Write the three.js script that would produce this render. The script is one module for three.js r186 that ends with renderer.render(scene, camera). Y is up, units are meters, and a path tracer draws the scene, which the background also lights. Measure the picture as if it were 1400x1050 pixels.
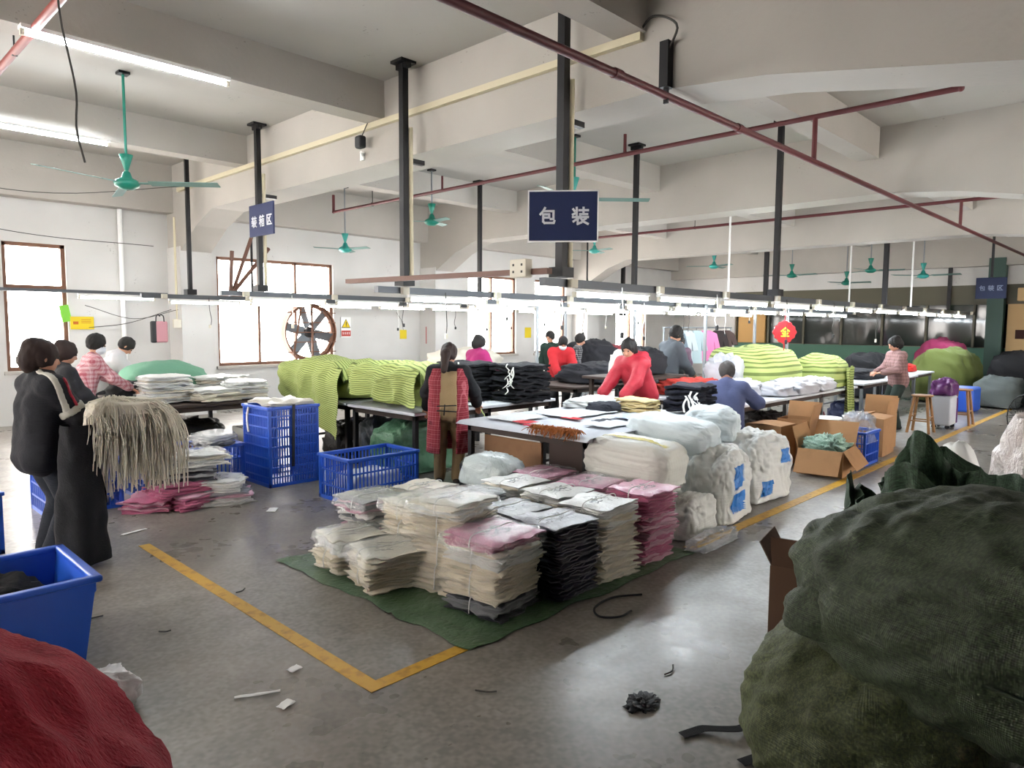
import * as THREE from 'three';
import { RoundedBoxGeometry } from 'three/addons/geometries/RoundedBoxGeometry.js';
import { mergeGeometries, mergeVertices } from 'three/addons/utils/BufferGeometryUtils.js';
import { ImprovedNoise } from 'three/addons/math/ImprovedNoise.js';
import { RectAreaLightUniformsLib } from 'three/addons/lights/RectAreaLightUniformsLib.js';
RectAreaLightUniformsLib.init();

// ---------- camera, sky, exposure ----------
const scene = new THREE.Scene();
const camera = new THREE.PerspectiveCamera(57.34, 1400 / 1050, 0.05, 200);
camera.position.set(0, 1.7, 0);
{ // x runs along the aisle to the right, -z towards the window wall
  const dR = new THREE.Vector3(930 / 960, 74 / 960, -1).normalize();
  const dL = new THREE.Vector3(-998 / 960, 86 / 960, -1);
  dL.addScaledVector(dR, -dL.dot(dR)).normalize();
  const Z = dL.clone().negate(), Y = new THREE.Vector3().crossVectors(Z, dR);
  const m = new THREE.Matrix4().makeBasis(dR, Y, Z).transpose();
  camera.quaternion.setFromRotationMatrix(m);
}
const SKY = new THREE.Color().setRGB(17.5, 16.6, 15.7);
scene.background = SKY;
const TUBE_LIGHT = 38, TUBE_GLOW = 110, CEIL_TUBE_LIGHT = 50;
const renderer = new THREE.WebGLRenderer();
renderer.toneMapping = THREE.LinearToneMapping;
renderer.toneMappingExposure = 1.36;
renderer.shadowMap.enabled = true;

// ---------- helpers ----------
function rng(seed) { let a = seed >>> 0; return () => { a = (a + 0x6D2B79F5) | 0; let t = Math.imul(a ^ (a >>> 15), 1 | a); t = (t + Math.imul(t ^ (t >>> 7), 61 | t)) ^ t; return ((t ^ (t >>> 14)) >>> 0) / 4294967296; }; }
const R0 = rng(20240);
const rr = (a, b, r = R0) => a + (b - a) * r();
const perlin = new ImprovedNoise();
const N3 = (x, y, z) => perlin.noise(x + 31.7, y + 17.3, z + 53.1);
const fbm3 = (x, y, z, o = 3) => { let s = 0, a = 1, f = 1; for (let i = 0; i < o; i++) { s += a * N3(x * f, y * f, z * f); a *= .5; f *= 2.03; } return s; };
const V = (x, y, z) => new THREE.Vector3(x, y, z);
const used = {};
function numbered(n) { used[n] = (used[n] ?? -1) + 1; return used[n] ? `${n}_${String(used[n]).padStart(3, '0')}` : n; }
function clean(g) { // same attributes everywhere so that geometries merge
  if (g.index) g = g.toNonIndexed();
  for (const k of Object.keys(g.attributes)) if (!['position', 'normal', 'uv'].includes(k)) g.deleteAttribute(k);
  if (!g.attributes.normal) g.computeVertexNormals();
  if (!g.attributes.uv) g.setAttribute('uv', new THREE.BufferAttribute(new Float32Array(g.attributes.position.count * 2), 2));
  return g;
}
const merge = (list) => list.length === 1 ? list[0] : mergeGeometries(list.map(clean));
function obj(name, geo, mat, parent = scene) {
  const m = new THREE.Mesh(Array.isArray(geo) ? merge(geo) : geo, mat);
  m.name = parent === scene ? numbered(name) : name; m.castShadow = m.receiveShadow = true; parent.add(m); return m;
}
function tag(o, label, category, group) { o.userData.label = label; o.userData.category = category; if (group) o.userData.group = group; return o; }
function thing(name, label, category, p = [0, 0, 0], ry = 0, group) {
  const o = new THREE.Group(); o.name = numbered(name); o.position.set(...p); o.rotation.y = ry; scene.add(o); return tag(o, label, category, group);
}
function struct(name, geo, mat, label, category) {
  const m = obj(name, geo, mat); m.userData.kind = 'structure'; if (label) tag(m, label, category); return m;
}
function boxUV(g, s = 1) { // uv in metres by dominant normal
  g = clean(g); const p = g.attributes.position, n = g.attributes.normal, u = g.attributes.uv;
  for (let i = 0; i < p.count; i++) {
    const ax = Math.abs(n.getX(i)), ay = Math.abs(n.getY(i)), az = Math.abs(n.getZ(i));
    if (ay >= ax && ay >= az) u.setXY(i, p.getX(i) * s, p.getZ(i) * s);
    else if (ax >= az) u.setXY(i, p.getZ(i) * s, p.getY(i) * s); else u.setXY(i, p.getX(i) * s, p.getY(i) * s);
  } return g;
}
// box given by its extents
const ext = (x0, x1, y0, y1, z0, z1) => boxUV(new THREE.BoxGeometry(x1 - x0, y1 - y0, z1 - z0).translate((x0 + x1) / 2, (y0 + y1) / 2, (z0 + z1) / 2));
const box = (w, h, d, x = 0, y = 0, z = 0) => boxUV(new THREE.BoxGeometry(w, h, d).translate(x, y, z));
const rbox = (w, h, d, r, x = 0, y = 0, z = 0, seg = 2) => boxUV(new RoundedBoxGeometry(w, h, d, seg, r).translate(x, y, z));
const cyl = (r0, r1, h, x = 0, y = 0, z = 0, n = 14) => clean(new THREE.CylinderGeometry(r0, r1, h, n).translate(x, y, z));
function bar(a, b, w, h = w) { // square bar between two points
  const d = V().subVectors(V(...b), V(...a)), L = d.length(), g = boxUV(new THREE.BoxGeometry(w, h, L));
  g.applyQuaternion(new THREE.Quaternion().setFromUnitVectors(V(0, 0, 1), d.normalize()));
  return g.translate((a[0] + b[0]) / 2, (a[1] + b[1]) / 2, (a[2] + b[2]) / 2);
}
function rod(a, b, r, n = 10, r2 = r) {
  const d = V().subVectors(V(...b), V(...a)), L = d.length(), g = clean(new THREE.CylinderGeometry(r2, r, L, n));
  g.applyQuaternion(new THREE.Quaternion().setFromUnitVectors(V(0, 1, 0), d.normalize()));
  return g.translate((a[0] + b[0]) / 2, (a[1] + b[1]) / 2, (a[2] + b[2]) / 2);
}
const tube = (pts, r, seg = 24, n = 6) => clean(new THREE.TubeGeometry(new THREE.CatmullRomCurve3(pts.map(p => V(...p))), seg, r, n, false));
const lathe = (pts, n = 20) => clean(new THREE.LatheGeometry(pts.map(p => new THREE.Vector2(...p)), n));
function smoothed(g) { // merge by position and recompute normals
  const uv = g.attributes.uv; g.deleteAttribute('normal'); if (uv) g.deleteAttribute('uv');
  g = mergeVertices(g, 1e-4); g.computeVertexNormals(); return g;
}
// grid of points fn(u, v) -> [x, y, z]; uv is [u * su, v * sv]
function sheet(nu, nv, fn, su = 1, sv = 1) {
  const pos = [], uv = [], idx = [];
  for (let j = 0; j <= nv; j++) for (let i = 0; i <= nu; i++) { pos.push(...fn(i / nu, j / nv)); uv.push(i / nu * su, j / nv * sv); }
  for (let j = 0; j < nv; j++) for (let i = 0; i < nu; i++) { const a = j * (nu + 1) + i, b = a + 1, c = a + nu + 1, d = c + 1; idx.push(a, c, b, b, c, d); }
  const g = new THREE.BufferGeometry(); g.setAttribute('position', new THREE.Float32BufferAttribute(pos, 3)); g.setAttribute('uv', new THREE.Float32BufferAttribute(uv, 2)); g.setIndex(idx); g.computeVertexNormals(); return g;
}
// sheet with thickness: offset copy along the normals plus a rim
function thick(g, t) {
  const p = g.attributes.position, n = g.attributes.normal, u = g.attributes.uv, c = p.count, pos = [], uv = [], idx = [];
  for (let k = 0; k < 2; k++) for (let i = 0; i < c; i++) { pos.push(p.getX(i) - k * t * n.getX(i), p.getY(i) - k * t * n.getY(i), p.getZ(i) - k * t * n.getZ(i)); uv.push(u.getX(i), u.getY(i)); }
  const id = g.index.array, edges = new Map();
  for (let i = 0; i < id.length; i += 3) {
    idx.push(id[i], id[i + 1], id[i + 2], id[i] + c, id[i + 2] + c, id[i + 1] + c);
    for (const [a, b] of [[id[i], id[i + 1]], [id[i + 1], id[i + 2]], [id[i + 2], id[i]]]) { if (edges.has(b * 1e6 + a)) edges.delete(b * 1e6 + a); else edges.set(a * 1e6 + b, [a, b]); }
  }
  for (const [a, b] of edges.values()) idx.push(a, a + c, b, b, a + c, b + c);
  const o = new THREE.BufferGeometry(); o.setAttribute('position', new THREE.Float32BufferAttribute(pos, 3)); o.setAttribute('uv', new THREE.Float32BufferAttribute(uv, 2)); o.setIndex(idx); o.computeVertexNormals(); return o;
}
// closed lump: a super-ellipsoid with folds; flat underneath when floor is set
function lump(w, h, d, { e = .55, e2 = .7, seed = 1, fold = .03, freq = 3, n = 40, m = 26, flat = .35, ridge = 0, shape } = {}) {
  const sp = (v, k) => Math.sign(v) * Math.pow(Math.abs(v), k);
  const g = sheet(n, m, (u, v) => {
    const a = u * Math.PI * 2, b = (v - .5) * Math.PI;
    let x = sp(Math.cos(b), e2) * sp(Math.cos(a), e), z = sp(Math.cos(b), e2) * sp(Math.sin(a), e), y = -sp(Math.sin(b), e2);
    const k = 1 + fold * 2 * (fbm3(x * freq * .5 + seed * 7.1, y * freq * .5, z * freq * .5) + ridge * (.5 - Math.abs(N3(x * freq * 1.3 + seed * 3.3, y * freq * 1.3, z * freq * 1.3)) * 1.6));
    x *= k; y *= k; z *= k; if (y < -flat) y = -flat + (y + flat) * .12;
    let p = [x * w / 2, (y + flat + .0) * h / (1 + flat), z * d / 2];
    if (shape) p = shape(p, x, y, z);
    return p;
  }, Math.PI * (w + d) / 2, h * 1.5);
  const p = g.attributes.position; // close the seam and the poles
  for (let j = 0; j <= m; j++) { const a = j * (n + 1), b = a + n; p.setXYZ(b, p.getX(a), p.getY(a), p.getZ(a)); }
  const nn = g.attributes.normal; g.computeVertexNormals();
  for (let j = 0; j <= m; j++) { const a = j * (n + 1), b = a + n, v = V(nn.getX(a) + nn.getX(b), nn.getY(a) + nn.getY(b), nn.getZ(a) + nn.getZ(b)).normalize(); nn.setXYZ(a, v.x, v.y, v.z); nn.setXYZ(b, v.x, v.y, v.z); }
  { const k = Math.floor((n + 1) * (m * .5)), q = V(p.getX(k), p.getY(k), p.getZ(k)), c = V(); for (let i = 0; i < p.count; i++) c.add(V(p.getX(i), p.getY(i), p.getZ(i))); c.divideScalar(p.count); // faces outwards
    if (V(nn.getX(k), nn.getY(k), nn.getZ(k)).dot(q.sub(c)) < 0) { const id = g.index.array; for (let i = 0; i < id.length; i += 3) { const t = id[i]; id[i] = id[i + 1]; id[i + 1] = t; } for (let i = 0; i < nn.count; i++) nn.setXYZ(i, -nn.getX(i), -nn.getY(i), -nn.getZ(i)); } }
  g.computeBoundingBox(); g.translate(0, -g.boundingBox.min.y, 0); // rests on its base
  return g;
}
// surface of a distance field
function sdfMesh(f, lo, hi, cell, uvs = 1) {
  const nx = Math.ceil((hi[0] - lo[0]) / cell) + 1, ny = Math.ceil((hi[1] - lo[1]) / cell) + 1, nz = Math.ceil((hi[2] - lo[2]) / cell) + 1, val = new Float32Array(nx * ny * nz), at = (i, j, k) => (k * ny + j) * nx + i;
  for (let k = 0; k < nz; k++) for (let j = 0; j < ny; j++) for (let i = 0; i < nx; i++) val[at(i, j, k)] = f(lo[0] + i * cell, lo[1] + j * cell, lo[2] + k * cell);
  const vid = new Int32Array(nx * ny * nz).fill(-1), pos = [], idx = [];
  const C = [[0, 0, 0], [1, 0, 0], [0, 1, 0], [1, 1, 0], [0, 0, 1], [1, 0, 1], [0, 1, 1], [1, 1, 1]], E = [[0, 1], [2, 3], [4, 5], [6, 7], [0, 2], [1, 3], [4, 6], [5, 7], [0, 4], [1, 5], [2, 6], [3, 7]];
  for (let k = 0; k < nz - 1; k++) for (let j = 0; j < ny - 1; j++) for (let i = 0; i < nx - 1; i++) {
    const v = C.map(c => val[at(i + c[0], j + c[1], k + c[2])]); let neg = 0; for (const q of v) if (q < 0) neg++;
    if (!neg || neg === 8) continue;
    let x = 0, y = 0, z = 0, c = 0;
    for (const [a, b] of E) if ((v[a] < 0) !== (v[b] < 0)) { const t = v[a] / (v[a] - v[b]); x += C[a][0] + t * (C[b][0] - C[a][0]); y += C[a][1] + t * (C[b][1] - C[a][1]); z += C[a][2] + t * (C[b][2] - C[a][2]); c++; }
    vid[at(i, j, k)] = pos.length / 3; pos.push(lo[0] + (i + x / c) * cell, lo[1] + (j + y / c) * cell, lo[2] + (k + z / c) * cell);
  }
  const quad = (a, b, c, d, flip) => { if (a < 0 || b < 0 || c < 0 || d < 0) return; flip ? idx.push(a, c, b, a, d, c) : idx.push(a, b, c, a, c, d); };
  for (let k = 1; k < nz - 1; k++) for (let j = 1; j < ny - 1; j++) for (let i = 1; i < nx - 1; i++) {
    const s = val[at(i, j, k)] < 0;
    if (s !== (val[at(i + 1, j, k)] < 0)) quad(vid[at(i, j - 1, k - 1)], vid[at(i, j, k - 1)], vid[at(i, j, k)], vid[at(i, j - 1, k)], !s);
    if (s !== (val[at(i, j + 1, k)] < 0)) quad(vid[at(i - 1, j, k - 1)], vid[at(i - 1, j, k)], vid[at(i, j, k)], vid[at(i, j, k - 1)], !s);
    if (s !== (val[at(i, j, k + 1)] < 0)) quad(vid[at(i - 1, j - 1, k)], vid[at(i, j - 1, k)], vid[at(i, j, k)], vid[at(i - 1, j, k)], !s);
  }
  const g = new THREE.BufferGeometry(); g.setAttribute('position', new THREE.Float32BufferAttribute(pos, 3));
  const uv = []; for (let i = 0; i < pos.length; i += 3) uv.push((pos[i] + pos[i + 2] * .8) * uvs, pos[i + 1] * uvs);
  g.setAttribute('uv', new THREE.Float32BufferAttribute(uv, 2)); g.setIndex(idx); g.computeVertexNormals(); return g;
}

// ---------- textures ----------
function hash2(x, y, s) { let h = Math.imul(x, 374761393) ^ Math.imul(y, 668265263) ^ Math.imul(s, 974634877); h = Math.imul(h ^ (h >>> 15), 2246822519); h = Math.imul(h ^ (h >>> 13), 3266489917); h = Math.imul(h ^ (h >>> 16), 668265263); return ((h ^ (h >>> 15)) >>> 0) / 4294967296; }
function vn(u, v, per, s) { // periodic value noise, u v in 0..1
  const x = u * per, y = v * per, i = Math.floor(x), j = Math.floor(y), fx = x - i, fy = y - j, a = fx * fx * (3 - 2 * fx), b = fy * fy * (3 - 2 * fy), m = q => ((q % per) + per) % per;
  const h = (p, q) => hash2(m(p), m(q), s);
  return (h(i, j) * (1 - a) + h(i + 1, j) * a) * (1 - b) + (h(i, j + 1) * (1 - a) + h(i + 1, j + 1) * a) * b;
}
const fb = (u, v, per, s, o = 4) => { let t = 0, a = .5; for (let i = 0; i < o; i++) { t += a * vn(u, v, per << i, s + i * 13); a *= .5; } return t / (1 - Math.pow(.5, o)); };
function dataTex(n, fn, color = true, rep = 1) {
  const d = new Uint8Array(n * n * 4);
  for (let j = 0; j < n; j++) for (let i = 0; i < n; i++) { const c = fn((i + .5) / n, (j + .5) / n), k = (j * n + i) * 4; for (let q = 0; q < 3; q++) d[k + q] = Math.max(0, Math.min(255, (Array.isArray(c) ? c[q] : c) * 255)); d[k + 3] = 255; }
  const t = new THREE.DataTexture(d, n, n); t.magFilter = t.minFilter = THREE.LinearFilter; t.wrapS = t.wrapT = THREE.RepeatWrapping; t.repeat.set(rep, rep);
  if (color) t.colorSpace = THREE.SRGBColorSpace; t.needsUpdate = true; return t;
}
function canvasTex(w, h, draw) {
  const c = document.createElement('canvas'); c.width = w; c.height = h; draw(c.getContext('2d'), w, h);
  const t = new THREE.CanvasTexture(c); t.colorSpace = THREE.SRGBColorSpace; t.wrapS = t.wrapT = THREE.RepeatWrapping; return t;
}
const S = (hex, o = {}) => new THREE.MeshStandardMaterial({ color: hex, roughness: .8, ...o });
const PH = (hex, o = {}) => new THREE.MeshPhysicalMaterial({ color: hex, roughness: .6, ...o });
const fineBump = dataTex(256, (u, v) => fb(u, v, 24, 5), false);
const weaveBump = dataTex(256, (u, v) => .5 + .25 * Math.sin(u * Math.PI * 96) + .25 * Math.sin(v * Math.PI * 96), false);
const crumple = dataTex(256, (u, v) => { const a = Math.abs(fb(u, v, 6, 3) - .5) * 2, b = Math.abs(fb(u, v, 12, 77) - .5) * 2; return .65 * a + .35 * b; }, false);
const mottle = (base, amp, per, s, n = 256) => dataTex(n, (u, v) => { const k = 1 + amp * (fb(u, v, per, s) - .5) * 2; return base.map(c => c * k); });
const rep = (t, x, y = x) => { const c = t.clone(); c.repeat.set(x, y); c.needsUpdate = true; return c; };
// ---------- structure materials ----------
const floorMap = dataTex(1024, (u, v) => {
  let k = .455 + .10 * (fb(u, v, 5, 11) - .5) + .09 * (fb(u, v, 40, 19, 3) - .5) + .10 * (vn(u, v, 340, 77) - .5), g = 0;
  const st = fb(u, v, 9, 41); if (st > .6) g -= (st - .6) * .14; const sp = vn(u, v, 230, 7); if (sp > .97) g -= .08;
  const sc = vn(u + v * .07, v, 260, 91) * vn(u, v, 14, 17); if (sc > .84) g += .04;
  k += g; return [k * 1.03, k * .985, k * .925];
}, true, 1 / 6);
const floorRough = dataTex(512, (u, v) => .33 + .36 * (fb(u, v, 6, 23) - .4) + .10 * (fb(u, v, 60, 29, 2) - .5), false, 1 / 4);
const wallMap = dataTex(512, (u, v) => { let k = .80 + .05 * (fb(u, v, 5, 3) - .5); const s = vn(u, v, 180, 9) * vn(u, v, 8, 33); if (s > .78) k -= .13; return [k, k * .992, k * .978]; }, true, 1 / 3);
const M = {
  floor: new THREE.MeshPhysicalMaterial({ map: floorMap, roughnessMap: floorRough, roughness: .95, specularIntensity: .9 }),
  wall: S(0xffffff, { map: wallMap, roughness: .9 }),
  beam: S(0xdedad4, { map: wallMap, roughness: .9, bumpMap: fineBump, bumpScale: .002 }),
  ceil: S(0xdedcd8, { map: wallMap, roughness: .9 }),
  yellow: S(0xc79a2c, { map: mottle([1, .98, .95], .25, 30, 61), roughness: .55 }),
  frameWood: S(0x6f4a36, { roughness: .6 }), alu: S(0x9a9a98, { metalness: .6, roughness: .45 }),
  pane: new THREE.MeshPhysicalMaterial({ color: 0xffffff, transmission: 1, thickness: 0, roughness: .02, ior: 1.45 }),
  darkPane: PH(0x2a302c, { roughness: .06, specularIntensity: 1 }), green: S(0x3f6b58, { roughness: .5 }), olive: S(0x54503e, { roughness: .5 }),
  black: S(0x15161a, { roughness: .55 }), blackMetal: S(0x1b1a1c, { roughness: .5, metalness: .3 }), pipeRed: S(0x5c2226, { roughness: .5 }), pipeBright: S(0x8a3f38, { roughness: .5 }),
  conduit: S(0xcdc4a8, { roughness: .6 }), cable: S(0x3c3a36, { roughness: .7 }), teal: S(0x187a67, { roughness: .4 }), tealLight: S(0x2f958b, { roughness: .4 }), blade: S(0x6f8f88, { roughness: .5, metalness: .3 }),
  steel: S(0x8d9296, { metalness: .55, roughness: .42 }), rail: S(0x55595e, { metalness: .35, roughness: .45 }), brownRail: S(0x6b4a3e, { roughness: .6 }),
  white: S(0xeeeeec, { roughness: .5 }), plasticBeige: S(0xcfc9b8, { roughness: .5 }),
  glow: new THREE.MeshStandardMaterial({ color: 0xffffff, emissive: new THREE.Color().setRGB(.86, .94, 1), emissiveIntensity: TUBE_GLOW, roughness: .4 }),
  glowOld: new THREE.MeshStandardMaterial({ color: 0xffffff, emissive: new THREE.Color().setRGB(.93, .97, 1), emissiveIntensity: TUBE_GLOW * .18, roughness: .4 }),
  board: S(0x8f6a4c, { map: mottle([1, 1, 1], .08, 12, 8), roughness: .85 }), carton: S(0xa67c55, { map: mottle([1, 1, 1], .07, 9, 21), roughness: .88 }),
  red: S(0xb01c24, { roughness: .4 }), wood: S(0x9a6f45, { map: mottle([1, 1, 1], .15, 7, 71), roughness: .6 }),
  blue: PH(0x2058c8, { roughness: .38, clearcoat: .3, clearcoatRoughness: .3 }), tableTop: S(0xc9ccd2, { map: mottle([1, 1, 1], .06, 9, 14), roughness: .6 }), darkWood: S(0x3a2c25, { roughness: .7 }),
  skin: S(0xc08d74, { roughness: .55 }), hairBlack: S(0x120e0c, { roughness: .75 }), hairBrown: S(0x2b1a15, { roughness: .75 }), hairGrey: S(0x3c3836, { roughness: .8 }),
};
const XN = -4, XB = 23.1, ZW = -13.9, ZR = 6, H = 4.57;
// ---------- shell ----------
struct('floor', ext(XN, XB + 1, -.2, 0, ZW - .25, ZR), M.floor, 'grey scuffed polished concrete floor of the packing hall', 'floor');
struct('ceiling', ext(XN - .25, XB + 1.2, H, H + .25, ZW - .25, ZR + .25), M.ceil, 'white painted concrete ceiling slab above the hall', 'ceiling');
// window wall: openings [x0, x1, sill, head, transom]
const WIN = [[-2.6, -.6, .9, 3.02, 2.25], [.1, 1.75, .9, 3.02, 2.25], [2.52, 3.42, .9, 3.02, 2.28], [6.0, 8.62, .86, 3.03, 2.22], [12.7, 14.55, .9, 3.05, 2.25], [15.35, 16.75, .9, 3.05, 2.25], [19.4, 21.2, .9, 3.05, 2.25]];
{
  const g = []; let x = XN;
  for (const [a, b, s, h] of WIN) { g.push(ext(x, a, 0, H, ZW - .25, ZW), ext(a, b, 0, s, ZW - .25, ZW), ext(a, b, h, H, ZW - .25, ZW)); x = b; }
  g.push(ext(x, XB + .25, 0, H, ZW - .25, ZW));
  struct('wall_left', g, M.wall, 'white painted wall with the row of tall windows', 'wall');
}
WIN.forEach(([a, b, s, h, tr], i) => {
  const w = new THREE.Group(); w.name = 'window_' + (i + 1); w.userData = { kind: 'structure', label: ['white blown-out window outside the work area', 'bright tall window left of the brown frame', 'brown framed window with grille beside yellow notice', 'wide window with the big exhaust fan in it', 'bright window behind the worker in pink', 'narrow bright window before the third pillar', 'far window beside the hanging pink hoodie'][i], category: 'window' }; scene.add(w);
  const f = .06, z0 = ZW - .16, z1 = ZW - .06, mat = M.frameWood;
  obj('frame', [ext(a, a + f, s, h, z0, z1), ext(b - f, b, s, h, z0, z1), ext(a, b, s, s + f, z0, z1 + .02), ext(a, b, h - f, h, z0, z1), ext(a, b, tr - .045, tr + .045, z0, z1 + .02)], mat, w);
  obj('sill', ext(a - .05, b + .05, s - .06, s, ZW - .2, ZW + .07), M.beam, w);
  const k = Math.max(1, Math.round((b - a) / .95));
  for (let j = 0; j < k; j++) {
    const xa = a + f + (b - a - 2 * f) * j / k, xb = a + f + (b - a - 2 * f) * (j + 1) / k;
    if (j) obj('mullion', ext(xa - .025, xa + .025, s, h, z0, z1), mat, w);
    obj('pane', ext(xa + .02, xb - .02, tr + .05, h - f, ZW - .115, ZW - .11), M.pane, w);
    if (!(i === 3 && j === k - 1)) obj('pane', ext(xa + .02, xb - .02, s + f, tr - .05, ZW - .115, ZW - .11), M.pane, w);
  }
  const gr = []; const r = rng(50 + i);
  for (let y = s + .22; y < tr; y += .3) gr.push(ext(a, b, y, y + .012, ZW - .235, ZW - .223));
  for (let x = a + .16; x < b; x += .17) { const y0 = s + r() * .5, y1 = y0 + .35 + r() * .7; gr.push(ext(x, x + .012, y0, Math.min(y1, tr), ZW - .235, ZW - .223)); }
  obj('grille', gr, M.blackMetal, w);
});
// the wall behind the camera and the aisle wall have windows too, out of the frame
{
  const NW = [[-12.6, -11.0], [-9.6, -8.0], [-6.8, -4.4]], g = []; let z = ZW - .25;
  for (const [a, b] of NW) { g.push(ext(XN - .25, XN, 0, H, z, a), ext(XN - .25, XN, 0, .9, a, b), ext(XN - .25, XN, 3.0, H, a, b)); z = b; }
  g.push(ext(XN - .25, XN, 0, H, z, ZR + .25)); struct('wall_near', g, M.wall, 'white wall with windows behind the blue bin', 'wall');
  const RW = [[7.6, 11], [13, 17]], q = []; let x = XN;
  for (const [a, b] of RW) { q.push(ext(x, a, 0, H, ZR, ZR + .25), ext(a, b, 0, 1.0, ZR, ZR + .25), ext(a, b, 3.0, H, ZR, ZR + .25)); x = b; }
  q.push(ext(x, XB + .25, 0, H, ZR, ZR + .25)); struct('wall_right', q, M.wall, 'white wall with windows along the far side of the aisle', 'wall');
  let n = WIN.length;
  const win = (geo, panes, label) => { const w = new THREE.Group(); w.name = 'window_' + (++n); w.userData = { kind: 'structure', label, category: 'window' }; scene.add(w); obj('frame', geo, M.frameWood, w); for (const p of panes) obj('pane', p, M.pane, w); };
  for (const [a, b] of NW) { const m = (a + b) / 2; win([ext(XN - .16, XN - .06, .9, 3, a, a + .06), ext(XN - .16, XN - .06, .9, 3, b - .06, b), ext(XN - .16, XN - .06, .9, .96, a, b), ext(XN - .16, XN - .06, 2.94, 3, a, b), ext(XN - .16, XN - .06, .9, 3, m - .03, m + .03)], [ext(XN - .115, XN - .11, .96, 2.94, a + .06, m - .03), ext(XN - .115, XN - .11, .96, 2.94, m + .03, b - .06)], 'two-paned window in the wall behind the blue bin'); }
  for (const [a, b] of RW) { const m = (a + b) / 2; win([ext(a, a + .06, 1, 3, ZR + .06, ZR + .16), ext(b - .06, b, 1, 3, ZR + .06, ZR + .16), ext(a, b, 1, 1.06, ZR + .06, ZR + .16), ext(a, b, 2.94, 3, ZR + .06, ZR + .16), ext(m - .03, m + .03, 1, 3, ZR + .06, ZR + .16)], [ext(a + .06, m - .03, 1.06, 2.94, ZR + .11, ZR + .115), ext(m + .03, b - .06, 1.06, 2.94, ZR + .11, ZR + .115)], 'window in the wall beyond the aisle'); }
}
// back wall with green dado, dark glazing and white wall above
{
  const zs = [ZW, -11.4, -10.4];
  const bw = new THREE.Group(); bw.name = 'wall_back'; bw.userData = { kind: 'structure', label: 'green and dark glazed partition wall closing the hall', category: 'wall' }; scene.add(bw);
  obj('upper_wall', ext(XB, XB + .25, 2.9, H, ZW, ZR), M.wall, bw);
  obj('white_bay', ext(XB, XB + .25, 0, 2.9, ZW, -11.5), M.wall, bw);
  obj('dado', ext(XB, XB + .25, 0, 1.16, -11.5, ZR), M.green, bw);
  obj('fascia', ext(XB - .02, XB + .25, 2.36, 2.9, -11.5, ZR), M.olive, bw);
  for (let z = -10.3; z < ZR - 1.2; z += 1.18) { obj('pane', ext(XB + .08, XB + .1, 1.18, 2.36, z + .03, Math.min(z + 1.15, ZR)), M.darkPane, bw); obj('mullion', ext(XB - .01, XB + .12, 1.16, 2.36, z - .03, z + .03), M.olive, bw); }
  obj('backing', ext(XB + .12, XB + .25, 1.16, 2.36, -11.5, ZR), M.olive, bw);
  obj('yellow_board', ext(XB - .03, XB + .1, 1.18, 2.27, -11.35, -10.4), S(0xc79d62, { roughness: .8 }), bw);
  obj('green_post', ext(XB - .35, XB, 0, 3.6, -4.06, -3.68), S(0x2e4a41, { roughness: .5 }), bw);
}
// main beams with haunches, their end pillars on the window wall
const beamShape = new THREE.Shape();
[[-13.9, H], [-13.9, 2.95], [-13.3, 3.02], [-12.6, 3.4], [-11.9, 3.63], [-3.25, 3.63], [-2.35, 3.54], [-.8, 3.26], [.2, 3.05], [.8, 3.05], [2.6, 3.4], [4, 3.63], [6, 3.63], [6, H]].forEach((p, i) => i ? beamShape.lineTo(p[0], p[1]) : beamShape.moveTo(p[0], p[1]));
[5.1, 11.1, 17.1].forEach((x, i) => {
  const g = boxUV(new THREE.ExtrudeGeometry(beamShape, { depth: .55, bevelEnabled: false }).rotateY(-Math.PI / 2).translate(x + .55, 0, 0));
  const b = struct('ceiling_beam', g, M.beam, ['deep painted beam above the packing sign, with cable trunking along it', 'second deep ceiling beam, over the middle bay', 'third deep ceiling beam, over the far work rows'][i], 'beam');
  struct('wall_pillar', [ext(x - .02, x + .57, 0, 3.1, ZW, -13.3)], M.wall, ['square pillar on the window wall with bag and switch box', 'square pillar behind the yellow tag and red stripe', 'square pillar behind the masked workers'][i], 'pillar');
  struct('pillar', [ext(x - .02, x + .57, 0, 3.1, .2, .8)], M.wall, 'square concrete pillar beside the aisle', 'pillar').userData.group = 'aisle pillars';
});
struct('ceiling_beam', ext(XB - .3, XB - .005, 3.4, H, ZW, ZR), M.beam, 'deep beam over the dark glazed partition', 'beam');
const bays = [[XN, 5.1], [5.65, 11.1], [11.65, 17.1], [17.65, XB]];
bays.forEach(([a, b], bi) => {
  for (const z of [-10.6, -7.05, -3.4, .35, 3.6]) { const m = struct('cross_beam', [ext(a, b, 4.13, H, z - .3, z)], M.beam, ['shallow cross beam over the left work area', 'shallow cross beam over the packing tables', 'shallow cross beam over the middle tables', 'shallow cross beam over the far tables'][bi], 'beam'); m.userData.group = 'shallow cross beams in bay ' + ['one', 'two', 'three', 'four'][bi]; }
  struct('wall_beam', ext(a, b, 3.72, H, ZW, ZW + .3), M.beam, ['beam along the top of the window wall, left bay', 'beam above the window with the exhaust fan', 'beam above the window behind the pink worker', 'beam above the far windows'][bi], 'beam');
});
// yellow floor lines
struct('floor_marking', ext(1.8, 1.88, 0, .003, -5.7, -2.63), M.yellow, 'yellow painted line running towards the crates', 'floor line');
struct('floor_marking', ext(1.8, 2.5, 0, .0031, -2.71, -2.63), M.yellow, 'short yellow painted line running under the green tarpaulin', 'floor line');
struct('floor_marking', ext(4.75, 21, 0, .0031, -2.73, -2.63), M.yellow, 'long yellow painted line along the aisle past the cartons', 'floor line');

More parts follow.
